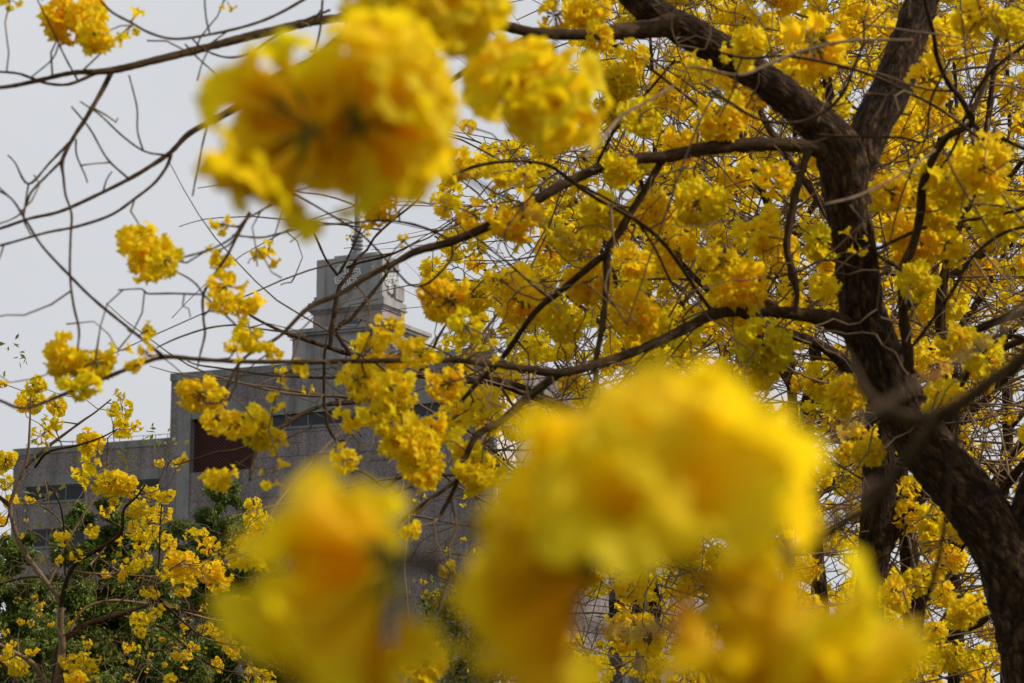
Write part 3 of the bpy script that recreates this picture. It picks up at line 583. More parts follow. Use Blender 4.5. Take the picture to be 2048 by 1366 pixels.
# small sapling far behind, bottom centre
SD = 22.0
T6 = Tree('trumpet_tree', foot(905, SD), 'small leafy flowering sapling at the bottom centre against the grey wall')
W, r = trunk_pts([(905, 1500, 10), (908, 1400, 9), (900, 1330, 7), (915, 1250, 5), (905, 1160, 3)], SD); T6.add_limb(W, r, 'trunk', M_TAN, 8)
for pts in [[(903, 1360, 5), (940, 1300, 4), (975, 1230, 3), (965, 1110, 2)], [(905, 1340, 5), (870, 1280, 4), (845, 1200, 3)], [(915, 1250, 4), (950, 1210, 3), (990, 1180, 2)]]:
    W, r = limb(pts, SD, SD, 9); T6.add_limb(W, r)
SC = [(847,1163,7),(855,1190,12),(872,1188,12),(868,1212,9),(908,1204,14),(925,1204,13),(932,1215,11),(950,1202,13),(925,1079,8),(957,1102,10),(893,1102,8),(883,1284,7),(925,1282,8),(900,1300,6),(900,1321,8),(940,1333,9),(957,1303,9),(953,1285,6),(985,1337,14),(1000,1330,12),(975,1345,10),(840,1340,8),(965,1230,8),(968,1260,10),(1010,1350,12),(920,1350,9),(905,1235,4),(880,1250,5)]
items = [(at(x, y, SD), rr * SD / FPX / CR, CL_SMALL[rng.integers(5)] if rr < 12 else CL_FAR[rng.integers(4)]) for x, y, rr in SC]
T6.grow([i[0] for i in items], 0.003, 0.14, 0, 0.1, 4)
T6.grow([at(rng.uniform(830, 1060), rng.uniform(1080, 1400), rng.uniform(SD - 1, SD + 1)) for _ in range(120)], 0.0022, 0.2, 0, 0.1, 4)
T6.finish_twigs(); T6.clusters(items, CL_FAR)

# ------------------------------------------------------------------ leaves
def leafmat(name, a, b, spec=0.4, trans=0.3):
    m, n, o = newmat(name); L = n.links.new
    uv = N(n, 'ShaderNodeUVMap'); sp = N(n, 'ShaderNodeSeparateXYZ'); L(uv.outputs[0], sp.inputs[0])
    rp = ramp(n, [(0, a), (1, b)]); L(sp.outputs[0], rp.inputs[0])
    pb = N(n, 'ShaderNodeBsdfPrincipled'); pb.inputs['Roughness'].default_value = 0.42; pb.inputs['Specular IOR Level'].default_value = spec; L(rp.outputs[0], pb.inputs['Base Color'])
    tr = N(n, 'ShaderNodeBsdfTranslucent'); L(rp.outputs[0], tr.inputs[0]); mix = N(n, 'ShaderNodeMixShader'); mix.inputs[0].default_value = trans
    L(pb.outputs[0], mix.inputs[1]); L(tr.outputs[0], mix.inputs[2]); L(mix.outputs[0], o.inputs[0]); return m
M_LEAF = leafmat('dark_green_leaf', (0.055, 0.090, 0.014), (0.22, 0.29, 0.035))
M_YLEAF = leafmat('young_leaf', (0.20, 0.28, 0.04), (0.32, 0.22, 0.05), 0.3, 0.4)
def leaf_arrays(Pc, size, rg, up=0.5, tone=None):
    """one folded six-vertex leaf at each point (two quads)"""
    n = len(Pc); a = rg.normal(size=(n, 3)); a /= np.linalg.norm(a, axis=1)[:, None]
    nn_ = rg.normal(size=(n, 3)) + np.array([0, 0, up * 3]); nn_ -= a * np.sum(a * nn_, 1)[:, None]; nn_ /= np.linalg.norm(nn_, axis=1)[:, None] + 1e-9
    b = np.cross(nn_, a); s = size * rg.uniform(.65, 1.3, (n, 1)); wd = 0.24
    p0, p1, pm = Pc, Pc + a * s, Pc + a * s * .5 - nn_ * s * 0.06
    l1, r1 = pm + b * s * wd + nn_ * s * .1, pm - b * s * wd + nn_ * s * .1
    V = np.stack([p0, l1, p1, pm, r1], 1).reshape(-1, 3); o = np.arange(n)[:, None] * 5
    F = np.concatenate([o + np.array([0, 3, 2, 1]), o + np.array([0, 4, 2, 3])])
    t = rg.random(n) if tone is None else np.clip(tone + rg.normal(size=n) * .18, 0, 1)
    return V, F, np.repeat(np.stack([t, t], 1), 5, 0)
for T, c, dd in [(T5, [(-10, 700), (30, 705), (48, 725), (80, 820), (80, 905), (90, 1000), (60, 985), (120, 1000), (310, 880), (330, 890), (345, 905), (250, 925), (320, 860), (160, 935), (230, 930), (110, 1060), (150, 1060), (230, 1170), (300, 1250), (210, 1290), (100, 1110), (45, 1090), (250, 1010), (60, 1180), (350, 1190), (290, 1290), (150, 1220)], LD),
                 (T6, [(rng.uniform(860, 1060), rng.uniform(1180, 1390)) for _ in range(60)], SD)]:
    rg = np.random.default_rng(3); pts = np.vstack([at(x, y, dd) + rg.normal(size=(6 if T is T5 else 60, 3)) * (0.035 if T is T5 else .09) for x, y in c])
    V, F, U = leaf_arrays(pts, 0.042 if T is T5 else .06, rg, 0.3); link('young_leaves', make_mesh('young_leaves', V - T.b, F, M_YLEAF, U, smooth=False), T.root, kind='stuff')

# dark green broadleaf trees behind
GD = 'dark green broadleaf trees behind the young trumpet tree'
def green_tree(px, d, label, blobs, n, seed):
    rg = np.random.default_rng(seed); t = Tree('broadleaf_tree', foot(px, d), label, 'tree', GD)
    W, r = trunk_pts([(px, 1500, 22), (px + 5, 1380, 20), (px - 4, 1280, 15), (px, 1180, 9)], d, 12); t.add_limb(W, r, 'trunk', M_BARK, 12)
    P = []; tone = []; tips = []
    for bx, by, br in blobs:
        c = at(bx, by, d + rg.uniform(-.6, .6)); R0 = br / FPX * d; m = int(n * br * br / sum(b[2] ** 2 for b in blobs))
        ncl = max(10, int(26 * (br / 80) ** 2)); cc = rg.normal(size=(ncl, 3)); cc /= np.linalg.norm(cc, axis=1)[:, None]; cc = c + cc * R0 * rg.uniform(.55, 1.05, (ncl, 1)); tips += list(cc)
        tn = rg.uniform(0.1, 0.9, ncl); k = rg.integers(ncl, size=m); q = rg.normal(size=(m, 3)); q /= np.linalg.norm(q, axis=1)[:, None]
        P.append(cc[k] + q * R0 * 0.34 * rg.random((m, 1)) ** .5 * np.array([1, 1, .75])); tone.append(tn[k])
    P = np.vstack(P); tone = np.concatenate(tone)
    t.grow(tips, 0.008, 0.12, 0, 0.3, 5); t.finish_twigs(M_BRANCH)
    V, F, U = leaf_arrays(P, 0.062, rg, .5, tone); link('crown', make_mesh('crown', V - t.b, F, M_LEAF, U, smooth=False), t.root)
green_tree(455, 36, 'dark green broadleaf tree with the rounded top right of the others', [(455, 1035, 62), (385, 1070, 60), (500, 1100, 70), (430, 1150, 85), (540, 1190, 80), (360, 1220, 85), (480, 1290, 95), (600, 1300, 90), (400, 1370, 90), (700, 1380, 60), (450, 1000, 30)], 110000, 1)
green_tree(215, 33, 'dark green broadleaf tree in the middle under the strip of windows', [(200, 1040, 52), (150, 1085, 50), (255, 1085, 60), (190, 1140, 75), (290, 1180, 75), (120, 1230, 80), (230, 1270, 90), (330, 1330, 80), (160, 1370, 90), (225, 1010, 30)], 90000, 2)
green_tree(20, 30, 'dark green broadleaf tree cut off by the left edge of the photo', [(30, 1160, 55), (-30, 1170, 60), (70, 1225, 60), (0, 1270, 80), (90, 1340, 80), (20, 1400, 90), (45, 1095, 35)], 70000, 3)

#@@FOREGROUND
# ------------------------------------------------------------------ out of focus flowering branches close to the camera
FL_BIG = []
for i in range(5):
    V, F, U = flower_arrays(60, 14, np.random.default_rng(200 + i), 1.0, 0.28); FL_BIG.append(make_mesh('flower', V, F, [M_PETAL], U))
frg = np.random.default_rng(12)
def fg_branch(label, pts, d, clusters, widths=None):
    """clusters: (node px, node py, node depth, [(mouth px, mouth py, toward-camera metres, size)])"""
    base = at(pts[0][0], pts[0][1], d[0]); root = thing('flowering_branch', base, label, 'branch', 'blurred flowering branches close to the camera')
    W, r = limb(pts, d[0], d[1], 10); V, F, U = tube(W, r, 14); link('stem', make_mesh('stem', V - base, F, M_BRANCH, U), root)
    for nx, ny, nd, fl in clusters:
        c = at(nx, ny, nd); cal = []; todo = []
        for mx_, my_, tz, sz in fl:
            m = at(mx_, my_, nd - tz); v = m - c; L = np.linalg.norm(v); v /= L; fb = m - v * 0.047 * sz
            if (fb - c) @ v < 0.006: fb = c + v * 0.006
            cal.append(calyx_arrays(c - W[0] * 0 , fb, 8, 0.45)); todo.append((fb + v * .004, v, sz))
        V, F, U = join(cal); cl = link('flower_cluster', make_mesh('flower_cluster', V - c, F, M_CALYX, U), root, Vector(c - base))
        for fb, v, sz in todo:
            o = link('flower', FL_BIG[frg.integers(5)], cl, Vector(fb - c)); o.rotation_euler = (Vector(v).to_track_quat('Z', 'Y') @ Matrix.Rotation(frg.uniform(0, 6.28), 3, 'Z').to_quaternion()).to_euler(); o.scale = (sz,) * 3
def ring(nx, ny, R_, n, seed, depth=0.03, sz=(0.9, 1.1), squash=1.0):
    rg = np.random.default_rng(seed); o = []
    for k in range(n):
        z = 1 - 2 * (k + .5) / n; a = k * 2.39996; q = math.sqrt(1 - z * z) * 1.0
        o.append((nx + R_ * q * math.cos(a) * rg.uniform(.8, 1.05), ny + R_ * squash * q * math.sin(a) * rg.uniform(.8, 1.05), z * depth, rg.uniform(*sz)))
    return o
# upper left branch
fg_branch('big blurred blossom branch hanging at the upper left in front of the sky',
 [(1180, 520, 8), (1080, 440, 8), (960, 370, 9), (850, 310, 10), (780, 285, 11), (730, 265, 13), (690, 232, 14), (640, 245, 14)], (1.75, 1.5),
 [(700, 245, 1.5, [(715, 125, .0, .95), (790, 115, .01, .95), (850, 135, -.01, .85), (868, 205, .01, .9), (800, 190, .03, .85), (840, 310, .0, .85), (735, 335, .0, .85), (790, 330, -.02, .8), (670, 340, -.02, .8), (650, 165, -.02, .75), (740, 80, -.03, .8), (870, 270, -.04, .8), (770, 250, -.03, 1.0), (730, 190, -.03, .9), (830, 90, -.04, .8)]),
  (630, 262, 1.48, [(455, 182, .0, .72), (556, 100, .0, .72), (500, 150, -.01, .6), (478, 300, .0, .66), (510, 385, .01, .9), (560, 405, -.01, .72), (575, 215, -.02, .75), (590, 330, -.01, .8), (545, 350, .0, .8), (470, 365, -.02, .62), (525, 290, -.01, .75), (610, 250, -.04, .95), (665, 300, -.045, 1.1), (680, 200, -.04, .9), (545, 260, -.03, .8), (485, 345, -.02, .7), (515, 180, -.02, .5)])])
fg_branch('softly blurred blossom branch cut by the top edge of the photo',
 [(1010, -160, 10), (940, -90, 10), (890, -20, 10), (880, 10, 11)], (2.3, 2.2),
 [(880, 5, 2.2, ring(875, -5, 78, 13, 5, .035, (.75,.95))), (790, 0, 2.25, ring(780, 0, 62, 9, 6, .03, (.7,.9))), (955, 40, 2.2, ring(940, 10, 40, 5, 8, .02, (.6,.8)))])
fg_branch('blurred round blossom cluster hanging just below the long dark limb at top centre',
 [(1105, -120, 6), (1112, 20, 6), (1108, 120, 6), (1100, 195, 7), (1112, 215, 7)], (2.6, 2.55),
 [(1115, 205, 2.55, ring(1090, 205, 72, 16, 9, .03, (.75, .95), .95)), (1030, 165, 2.6, ring(1010, 150, 44, 9, 10, .03, (.7, .9)))])
# bottom branches
fg_branch('very blurred blossom branch at the bottom left of centre, large drooping flowers',
 [(1750, 960, 14), (1560, 1110, 16), (1300, 1260, 18), (1050, 1215, 22), (900, 1150, 30), (830, 1120, 32), (790, 1125, 26)], (1.4, .86),
 [(795, 1125, .86, [(680, 1065, -.005, .74), (625, 1045, -.02, .62), (600, 1260, -.02, .75), (665, 1130, -.03, .7), (740, 1060, -.02, .55), (665, 1230, -.005, .8), (680, 1350, .0, .8), (640, 1300, -.03, .78), (820, 1310, -.01, .55), (720, 1400, -.02, .8), (700, 1130, -.04, .6)]),
  (865, 1092, .87, [(1050, 1000, -.01, .5)])])
fg_branch('very blurred blossom branch filling the bottom centre, the largest yellow shapes in view',
 [(2100, 560, 12), (1960, 690, 13), (1700, 850, 14), (1500, 1010, 14), (1330, 1080, 16), (1290, 1090, 20)], (1.5, .86),
 [(1295, 1085, .86, [(1070, 988, -.005, .74), (1120, 1040, -.02, .8), (1060, 1060, -.03, .7), (1180, 1010, -.03, .9), (1120, 988, .0, .82), (1230, 958, .0, .9), (1330, 908, .0, .9), (1440, 918, .0, .95), (1480, 1000, .0, .85), (1390, 988, .035, .9), (1150, 1030, .0, .75), (1250, 990, .03, .85), (1070, 1000, -.02, .7), (1420, 928, -.03, .95), (1300, 948, -.03, 1.0), (1500, 968, -.03, .8), (1200, 988, -.03, .85)]),
  (1345, 1110, .86, [(1470, 1180, -.02, .65), (1385, 1310, .005, .7), (1530, 1250, -.01, .7), (1600, 1310, -.005, .95), (1690, 1280, -.015, .9), (1640, 1370, -.02, .95), (1520, 1380, -.02, .8), (1720, 1360, -.03, .85)]),
  (1225, 1105, .88, [(1065, 1165, -.005, .78), (1050, 1260, -.01, .8), (1065, 1350, -.02, .8), (1010, 1200, -.03, .6)])])
def blur_stick(label, limbs, d):
    base = at(*limbs[0][0][:2], d); root = thing('bare_branch', base, label, 'branch', 'blurred bare branches close to the camera')
    for pts in limbs:
        W, r = limb(pts, d, d * 1.08, 10); V, F, U = tube(W, r, 12); link('stem', make_mesh('stem', V - base, F, M_BRANCH, U), root)
blur_stick('blurred bare branch sagging across the nearest trunk at the right edge',
 [[(2200, 560, 34), (2048, 712, 32), (1997, 750, 32), (1946, 790, 34), (1888, 828, 36), (1826, 838, 30), (1758, 812, 26), (1724, 775, 24), (1705, 730, 18), (1690, 700, 10)],
  [(1888, 828, 30), (1828, 900, 24), (1750, 1000, 24), (1690, 1045, 22), (1620, 1090, 22), (1560, 1115, 18), (1500, 1160, 14)]], 1.6)
blur_stick('blurred pale bare twig hanging straight down in front of the nearest trunk',
 [[(1918, 840, 9), (1910, 900, 11), (1896, 969, 10), (1889, 1058, 10), (1868, 1150, 9), (1842, 1218, 8), (1815, 1270, 5)]], 2.8)

#@@BUILDING
# ------------------------------------------------------------------ buildings
TH = R(25.1); UU = np.array([-math.cos(TH), math.sin(TH), 0]); VV = np.array([math.sin(TH), math.cos(TH), 0]); ZZ = np.array([0, 0, 1.0])
def granite(name, a, b, scale=9.0):
    m, n, o = newmat(name); L = n.links.new; tc = N(n, 'ShaderNodeTexCoord')
    nz = noise_tex(n, scale, 5, 0.75, tc.outputs['Object']); rp = ramp(n, [(0.38, a), (0.62, b)]); L(nz.outputs[0], rp.inputs[0])
    st = N(n, 'ShaderNodeMapping'); st.inputs['Scale'].default_value = (1.2, 1.2, 0.12); L(tc.outputs['Object'], st.inputs[0])
    n2 = noise_tex(n, 1.0, 5, 0.6, st.outputs[0]); r2 = ramp(n, [(0.3, (0.60, 0.60, 0.585)), (0.5, (0.95, 0.95, 0.94)), (0.72, (1.14, 1.14, 1.15))]); L(n2.outputs[0], r2.inputs[0])
    mu = N(n, 'ShaderNodeMix', data_type='RGBA', blend_type='MULTIPLY'); mu.inputs[0].default_value = 1; L(rp.outputs[0], mu.inputs[6]); L(r2.outputs[0], mu.inputs[7])
    pb = N(n, 'ShaderNodeBsdfPrincipled'); pb.inputs['Roughness'].default_value = 0.85; pb.inputs['Specular IOR Level'].default_value = 0.2; L(mu.outputs[2], pb.inputs['Base Color']); L(pb.outputs[0], o.inputs[0]); return m
M_GRAN = granite('speckled_granite', (0.115, 0.098, 0.10), (0.30, 0.262, 0.26))
M_CONC = granite('grey_render', (0.19, 0.19, 0.185), (0.235, 0.235, 0.23), 2.0)
M_TOWER = granite('tower_render', (0.255, 0.255, 0.26), (0.305, 0.30, 0.30), 1.5)
M_PINK = granite('pinkish_render', (0.27, 0.225, 0.22), (0.33, 0.275, 0.265), 2.0)
M_WHITE = granite('pale_render', (0.55, 0.50, 0.46), (0.66, 0.61, 0.57), 2.0)
M_GLASS = simple('dark_window_glass', (0.016, 0.018, 0.024), (0.03, 0.034, 0.04), 0.6, rough=0.3, spec=0.25)
M_FRAME = simple('window_frame', (0.16, 0.165, 0.17), None, rough=0.5)
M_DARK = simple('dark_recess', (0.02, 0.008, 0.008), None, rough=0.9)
M_LAT = simple('red_brown_lattice', (0.085, 0.025, 0.020), None, rough=0.6)
M_METAL = simple('grey_metal', (0.17, 0.185, 0.21), None, rough=0.4)
class Boxes:
    def __init__(s): s.V = []; s.F = []
    def box(s, o, a, b, z0, z1, u=UU, v=VV):
        """corner o (z ignored), extends a along u, b along v"""
        o = np.array([o[0], o[1], 0.0]); k = len(s.V) * 8
        s.V.append(np.array([o + u * x + v * y + ZZ * z for z in (z0, z1) for x, y in ((0, 0), (a, 0), (a, b), (0, b))]))
        s.F += [[k + i for i in f] for f in ((0, 3, 2, 1), (4, 5, 6, 7), (0, 1, 5, 4), (1, 2, 6, 5), (2, 3, 7, 6), (3, 0, 4, 7))]
        return s
    def build(s, name, mat, parent, base):
        return link(name, make_mesh(name, np.vstack(s.V) - base, np.array(s.F), mat, smooth=False), parent)
CORNER = at(988, 900, 140.0)
def hit(px, py, off=0.0):
    """(s, z) where the ray meets the street facade plane pushed `off` metres back"""
    n = VV; o = CORNER + VV * off; rr = ray(px, py); t = ((o - CAM) @ n) / (rr @ n); p = CAM + rr * t; return (p - o) @ UU, p[2]
def facade(s0, s1, z0, z1, holes, off, depth=0.35):
    """front wall with real openings; returns arrays. holes: (s0,s1,z0,z1)"""
    S = sorted({s0, s1, *[h[0] for h in holes], *[h[1] for h in holes]}); Z = sorted({z0, z1, *[h[2] for h in holes], *[h[3] for h in holes]})
    V, F = [], []; O = CORNER * np.array([1, 1, 0]) + VV * off
    def q(*p): k = len(V); V.extend([O + UU * a + VV * b + ZZ * c for a, b, c in p]); F.append([k, k + 1, k + 2, k + 3])
    for i in range(len(S) - 1):
        for j in range(len(Z) - 1):
            c = ((S[i] + S[i + 1]) / 2, (Z[j] + Z[j + 1]) / 2)
            if any(h[0] < c[0] < h[1] and h[2] < c[1] < h[3] for h in holes): continue
            q((S[i], 0, Z[j]), (S[i], 0, Z[j + 1]), (S[i + 1], 0, Z[j + 1]), (S[i + 1], 0, Z[j]))
    for a, b, c, d in holes:
        q((a, 0, c), (a, depth, c), (a, depth, d), (a, 0, d)); q((b, 0, c), (b, 0, d), (b, depth, d), (b, depth, c))
        q((a, 0, d), (a, depth, d), (b, depth, d), (b, 0, d)); q((a, 0, c), (b, 0, c), (b, depth, c), (a, depth, c))
    return V, F
bb = CORNER * np.array([1, 1, 0])
BL = thing('office_building', bb, 'grey speckled office block with a stepped tower and spire behind the blossoms', 'building')
sL, zT = hit(343, 748); _, zP = hit(343, 762)
def rect(x0, y0, x1, y1, off=0.0):
    """rectangle on the facade given by upper-left and lower-right photo pixels"""
    a, zt = hit(x0, y0, off); b, _ = hit(x1, y0, off); _, zb = hit(x1, y1, off); return (b, a, zb, zt)
lat = rect(383, 829, 512, 937); panel1 = rect(383, 810, 512, 829); win = rect(541, 822, 688, 847); panel2 = rect(541, 799, 688, 820)
win_b = rect(741, 806, 890, 831); 
depth1 = 0.9
holes = [(lat[0], lat[1], lat[2], lat[3]), win, win_b]
V, F = facade(0, sL, 0, zT - 0.02, holes, 0, depth1)
link('wall', make_mesh('wall', np.array(V) - bb, np.array(F), M_GRAN, smooth=False), BL)
bx = Boxes(); bx.box(bb + VV * (depth1 + .05), sL, 16, 0, zT - 0.03); bx.build('core_wall', M_GRAN, BL, bb)
Boxes().box(bb - VV * .06 - UU * .05, sL + .1, .5, zP, zT + .02).build('parapet', M_CONC, BL, bb)
o = bb
for rc in (panel1, panel2, rect(741, 783, 890, 804)):
    Boxes().box(o + UU * rc[0] - VV * .025, rc[1] - rc[0], .05, rc[2], rc[3]).build('panel', M_CONC, BL, bb)
# column left of the lattice
Boxes().box(o + UU * lat[1] - VV * .12, .9, .2, 0, lat[3] + .1).build('column', M_CONC, BL, bb)
# lattice screen: real crossing bars before a dark recess
Boxes().box(o + UU * lat[0] + VV * .8, lat[1] - lat[0], .05, lat[2], lat[3]).build('recess', M_DARK, BL, bb)
lt = Boxes(); W_, H_ = lat[1] - lat[0], lat[3] - lat[2]; pitch = 0.24
for sgn in (1, -1):
    k = -H_
    while k < W_ + H_:
        # diagonal bar clipped to the rectangle
        a0, a1 = (max(0, k), min(W_, k + H_)) if sgn == 1 else (max(0, k), min(W_, k + H_))
        if a1 - a0 > .05:
            z_a, z_b = ((a0 - k, a1 - k) if sgn == 1 else (H_ - (a0 - k), H_ - (a1 - k))); th = .045; kk = len(lt.V) * 8
            P = [o + UU * (lat[0] + x) + VV * (y + (.34 if sgn == 1 else .38)) + ZZ * (lat[2] + z + dz) for dz in (0, th * 1.4) for x, y, z in ((a0, 0, z_a), (a1, 0, z_b), (a1, .03, z_b), (a0, .03, z_a))]
            lt.V.append(np.array(P)); lt.F += [[kk + i for i in f] for f in ((0, 3, 2, 1), (4, 5, 6, 7), (0, 1, 5, 4), (1, 2, 6, 5), (2, 3, 7, 6), (3, 0, 4, 7))]
        k += pitch
lt.build('lattice_screen', M_LAT, BL, bb)
def window(rc, off, parent, base, n):
    a, b, c, d = rc; w_ = b - a; fr = Boxes(); q = bb + VV * off
    fr.box(q + UU * (a + .002) + VV * .16, w_ - .004, .08, c + .002, c + .08); fr.box(q + UU * (a + .002) + VV * .16, w_ - .004, .08, d - .08, d - .002)
    for i in range(n + 1): fr.box(q + UU * (a + .003 + (w_ - .076) * i / n) + VV * .155, .07, .09, c + .081, d - .081)
    f = fr.build('window', M_FRAME, parent, base)
    pane = Boxes(); pane.box(q + UU * (a + .01) + VV * .19, w_ - .02, .02, c + .02, d - .02); pane.build('pane', M_GLASS, f, base)
    Boxes().box(q + UU * (a - .08) - VV * .07, w_ + .16, .06, c - .09, c - .01).build('sill', M_CONC, f, base)
for rc in (win, win_b): window(rc, 0, BL, bb, 4)
# horizontal joints of the cladding as thin recess strips (dark sealant)
M_JOINT = simple('joint', (0.06, 0.058, 0.06), None, rough=.9)
jt = Boxes()
for py in (858, 905, 985, 1060, 1130, 1200):
    _, z = hit(700, py); a = 0.1; b_ = lat[0] - .02 if z > lat[2] - .05 else sL - 1.5
    jt.box(o + UU * a - VV * .004, b_ - a, .003, z, z + .035)
for a in (1.9, 3.8, 5.7):
    jt.box(o + UU * a - VV * .004, .03, .003, 1, win[2] - .4)
jt.build('cladding_joint', M_JOINT, BL, bb)
# left lower wing, set back
OFF = 0.7; bl = bb + VV * OFF
s2, z2 = hit(28, 899, OFF); _, z2p = hit(28, 912, OFF)
w1 = rect(52, 975, 169, 999, OFF); w2 = rect(222, 962, 318, 974, OFF); w2 = (w2[0], w2[1], w1[2], w1[3]); w3 = rect(292, 1012, 313, 1055, OFF); w4 = rect(52, 1060, 169, 1090, OFF)
V, F = facade(sL, s2, 0, z2 - .02, [w1, w2, w3, w4], OFF)
WG = BL
link('wing_wall', make_mesh('wing_wall', np.array(V) - bb, np.array(F), M_GRAN, smooth=False), WG)
Boxes().box(bl + UU * sL + VV * .4, s2 - sL, 14, 0, z2 - .03).build('wing_core', M_GRAN, WG, bb)
Boxes().box(bl + UU * (sL - .0) - VV * .06, s2 - sL + .05, .45, z2p, z2 + .02).build('parapet', M_CONC, WG, bb)
p_ = rect(52, 955, 318, 953, OFF); a_, zt_ = hit(52, 954, OFF); b_, _ = hit(318, 940, OFF)
Boxes().box(bl + UU * b_ - VV * .03, a_ - b_, .06, w1[3] + .03, zt_).build('panel', M_CONC, WG, bb)
Boxes().box(bl + UU * b_ - VV * .02, w1[0] - b_ - .05 - (w2[1] - b_), .05, w1[2], w1[3]).V
for rc in (w1, w2, w3, w4): window(rc, OFF, WG, bb, 3 if rc is not w3 else 1)
# roof railing
rl = Boxes()
for k in range(14): rl.box(bl + UU * (sL + .3 + k * (s2 - sL - .6) / 13) + VV * .9, .03, .03, z2, z2 + .45)
rl.box(bl + UU * (sL + .3) + VV * .895, s2 - sL - .6, .02, z2 + .42, z2 + .45); rl.build('roof_rail', M_METAL, WG, bb)
# sunlit end wall of the main block: thin slab, the sunlight put into its paler colour
Boxes().box(bb - UU * .25 - VV * .1, .2, 2.6, 0, zT - .4).build('sunlit_end_slab', M_WHITE, BL, bb)

# tower
def tbox(xc, xl, xr, yt, yb, d, mat, name, parent=None):
    c = at(xc, yt, d); zt = c[2]; zb = at(xc, yb, d)[2] if yb else 0
    def solve(px, dirv):
        rr = ray(px, yt); a = np.array([[rr[0], -dirv[0]], [rr[1], -dirv[1]]]); t, s_ = np.linalg.solve(a, (c - CAM)[:2]); return s_
    return Boxes().box(c, solve(xl, UU), solve(xr, VV), zb, zt).build(name, mat, BL, bb), c, solve(xl, UU), solve(xr, VV), zb, zt
TD = 151.0
core = tbox(763, 635, 797, 507, 594, TD, M_TOWER, 'tower')
tc_, tw, tdp, tz0, tz1 = core[1:]
# buttress steps
Boxes().box(tc_ - UU * .0 - UU * .22 - VV * .22, tw + .44, tdp + .44, tz0 - .3, tz0 + .02).build('tower_plinth', M_TOWER, BL, bb)
zb_ = at(628, 564, TD)[2]; Boxes().box(tc_ + UU * (tw + .01) + VV * .1, .25, tdp - .2, tz0 + .02, zb_ - .6).build('tower_buttress', M_TOWER, BL, bb)
zr_ = at(805, 583, TD + 3)[2]; Boxes().box(tc_ - UU * .32 + VV * (tdp - .9), .31, 1.15, tz0 + .02, zr_).build('tower_buttress', M_TOWER, BL, bb)
Boxes().box(tc_ + UU * .45 + VV * .3, tw - 1.5, tdp - 1.2, tz1 + .001, tz1 + .22).build('tower_cap', M_TOWER, BL, bb)
# raised corner pilasters leave the centre field recessed
for a in (0.0, tw - .62):
    Boxes().box(tc_ + UU * (a + .003) - VV * .07, .617, .068, tz0 + .021, tz1 - .05).build('tower_pilaster', M_TOWER, BL, bb)
for b in (0.0, tdp - .6):
    Boxes().box(tc_ - UU * .07 + VV * (b + .004), .068, .55, tz0 + .021, tz1 - .05).build('tower_pilaster', M_TOWER, BL, bb)
# cornice: three slabs
zc1 = at(774, 599, TD)[2]; h = at(774, 599, TD)[2] - at(774, 621, TD)[2]
Boxes().box(tc_ - UU * .40 - VV * .40, tw + .8, tdp + .8, zc1 - h * .62, zc1).build('tower_cornice', M_TOWER, BL, bb)
Boxes().box(tc_ - UU * .46 - VV * .46, tw + .92, tdp + .92, zc1 - h * .74, zc1 - h * .62 - .002).build('tower_cornice', M_TOWER, BL, bb)
Boxes().box(tc_ - UU * .34 - VV * .34, tw + .68, tdp + .68, zc1 - h * .9, zc1 - h * .74 - .002).build('tower_cornice', M_TOWER, BL, bb)
Boxes().box(tc_ - UU * .26 - VV * .26, tw + .52, tdp + .52, zc1 - h * 1.05, zc1 - h * .9 - .002).build('tower_cornice', M_TOWER, BL, bb)
zc2 = zc1 - h * 1.05 - .002; zn = at(768, 657, TD)[2]
Boxes().box(tc_ - UU * .16 - VV * .16, tw + .32, tdp + .32, zn, zc2).build('tower_neck', M_PINK, BL, bb)
# neck window with louvres
na, nb = None, None
def on_front(px, py, off):
    rr = ray(px, py); oo = tc_ + VV * off; t = ((oo - CAM) @ VV) / (rr @ VV); p = CAM + rr * t; return (p - oo) @ UU, p[2]
s_a, z_a = on_front(687, 641, -.16); s_b, _ = on_front(716, 638, -.16); z_b = on_front(716, 658, -.16)[1]
lv = Boxes(); lv.box(tc_ + UU * s_b - VV * .20, s_a - s_b, .035, z_b, z_a); f_ = lv.build('tower_window', M_GLASS, BL, bb)
lv = Boxes()
for k in range(6): lv.box(tc_ + UU * s_b - VV * .25, s_a - s_b, .045, z_b + (z_a - z_b) * (k + .1) / 6, z_b + (z_a - z_b) * (k + .45) / 6)
lv.build('louvre', M_METAL, f_, bb)
# base terraces
zt0 = zn; hb = at(700, 665, TD)[2] - at(700, 678, TD)[2]
zr = zT
Boxes().box(tc_ - UU * 1.7 - VV * 1.2, tw + 3.35, tdp + 2.6, zt0 - hb * .6, zt0 - .002).build('tower_cornice', M_TOWER, BL, bb)
Boxes().box(tc_ - UU * 1.55 - VV * 1.05, tw + 3.05, tdp + 2.3, zt0 - hb * 1.0, zt0 - hb * .6 - .002).build('tower_cornice', M_TOWER, BL, bb)
Boxes().box(tc_ - UU * 1.3 - VV * .8, tw + 2.55, tdp + 1.8, 0, zt0 - hb * 1.0 - .002).build('tower_base', M_TOWER, BL, bb)
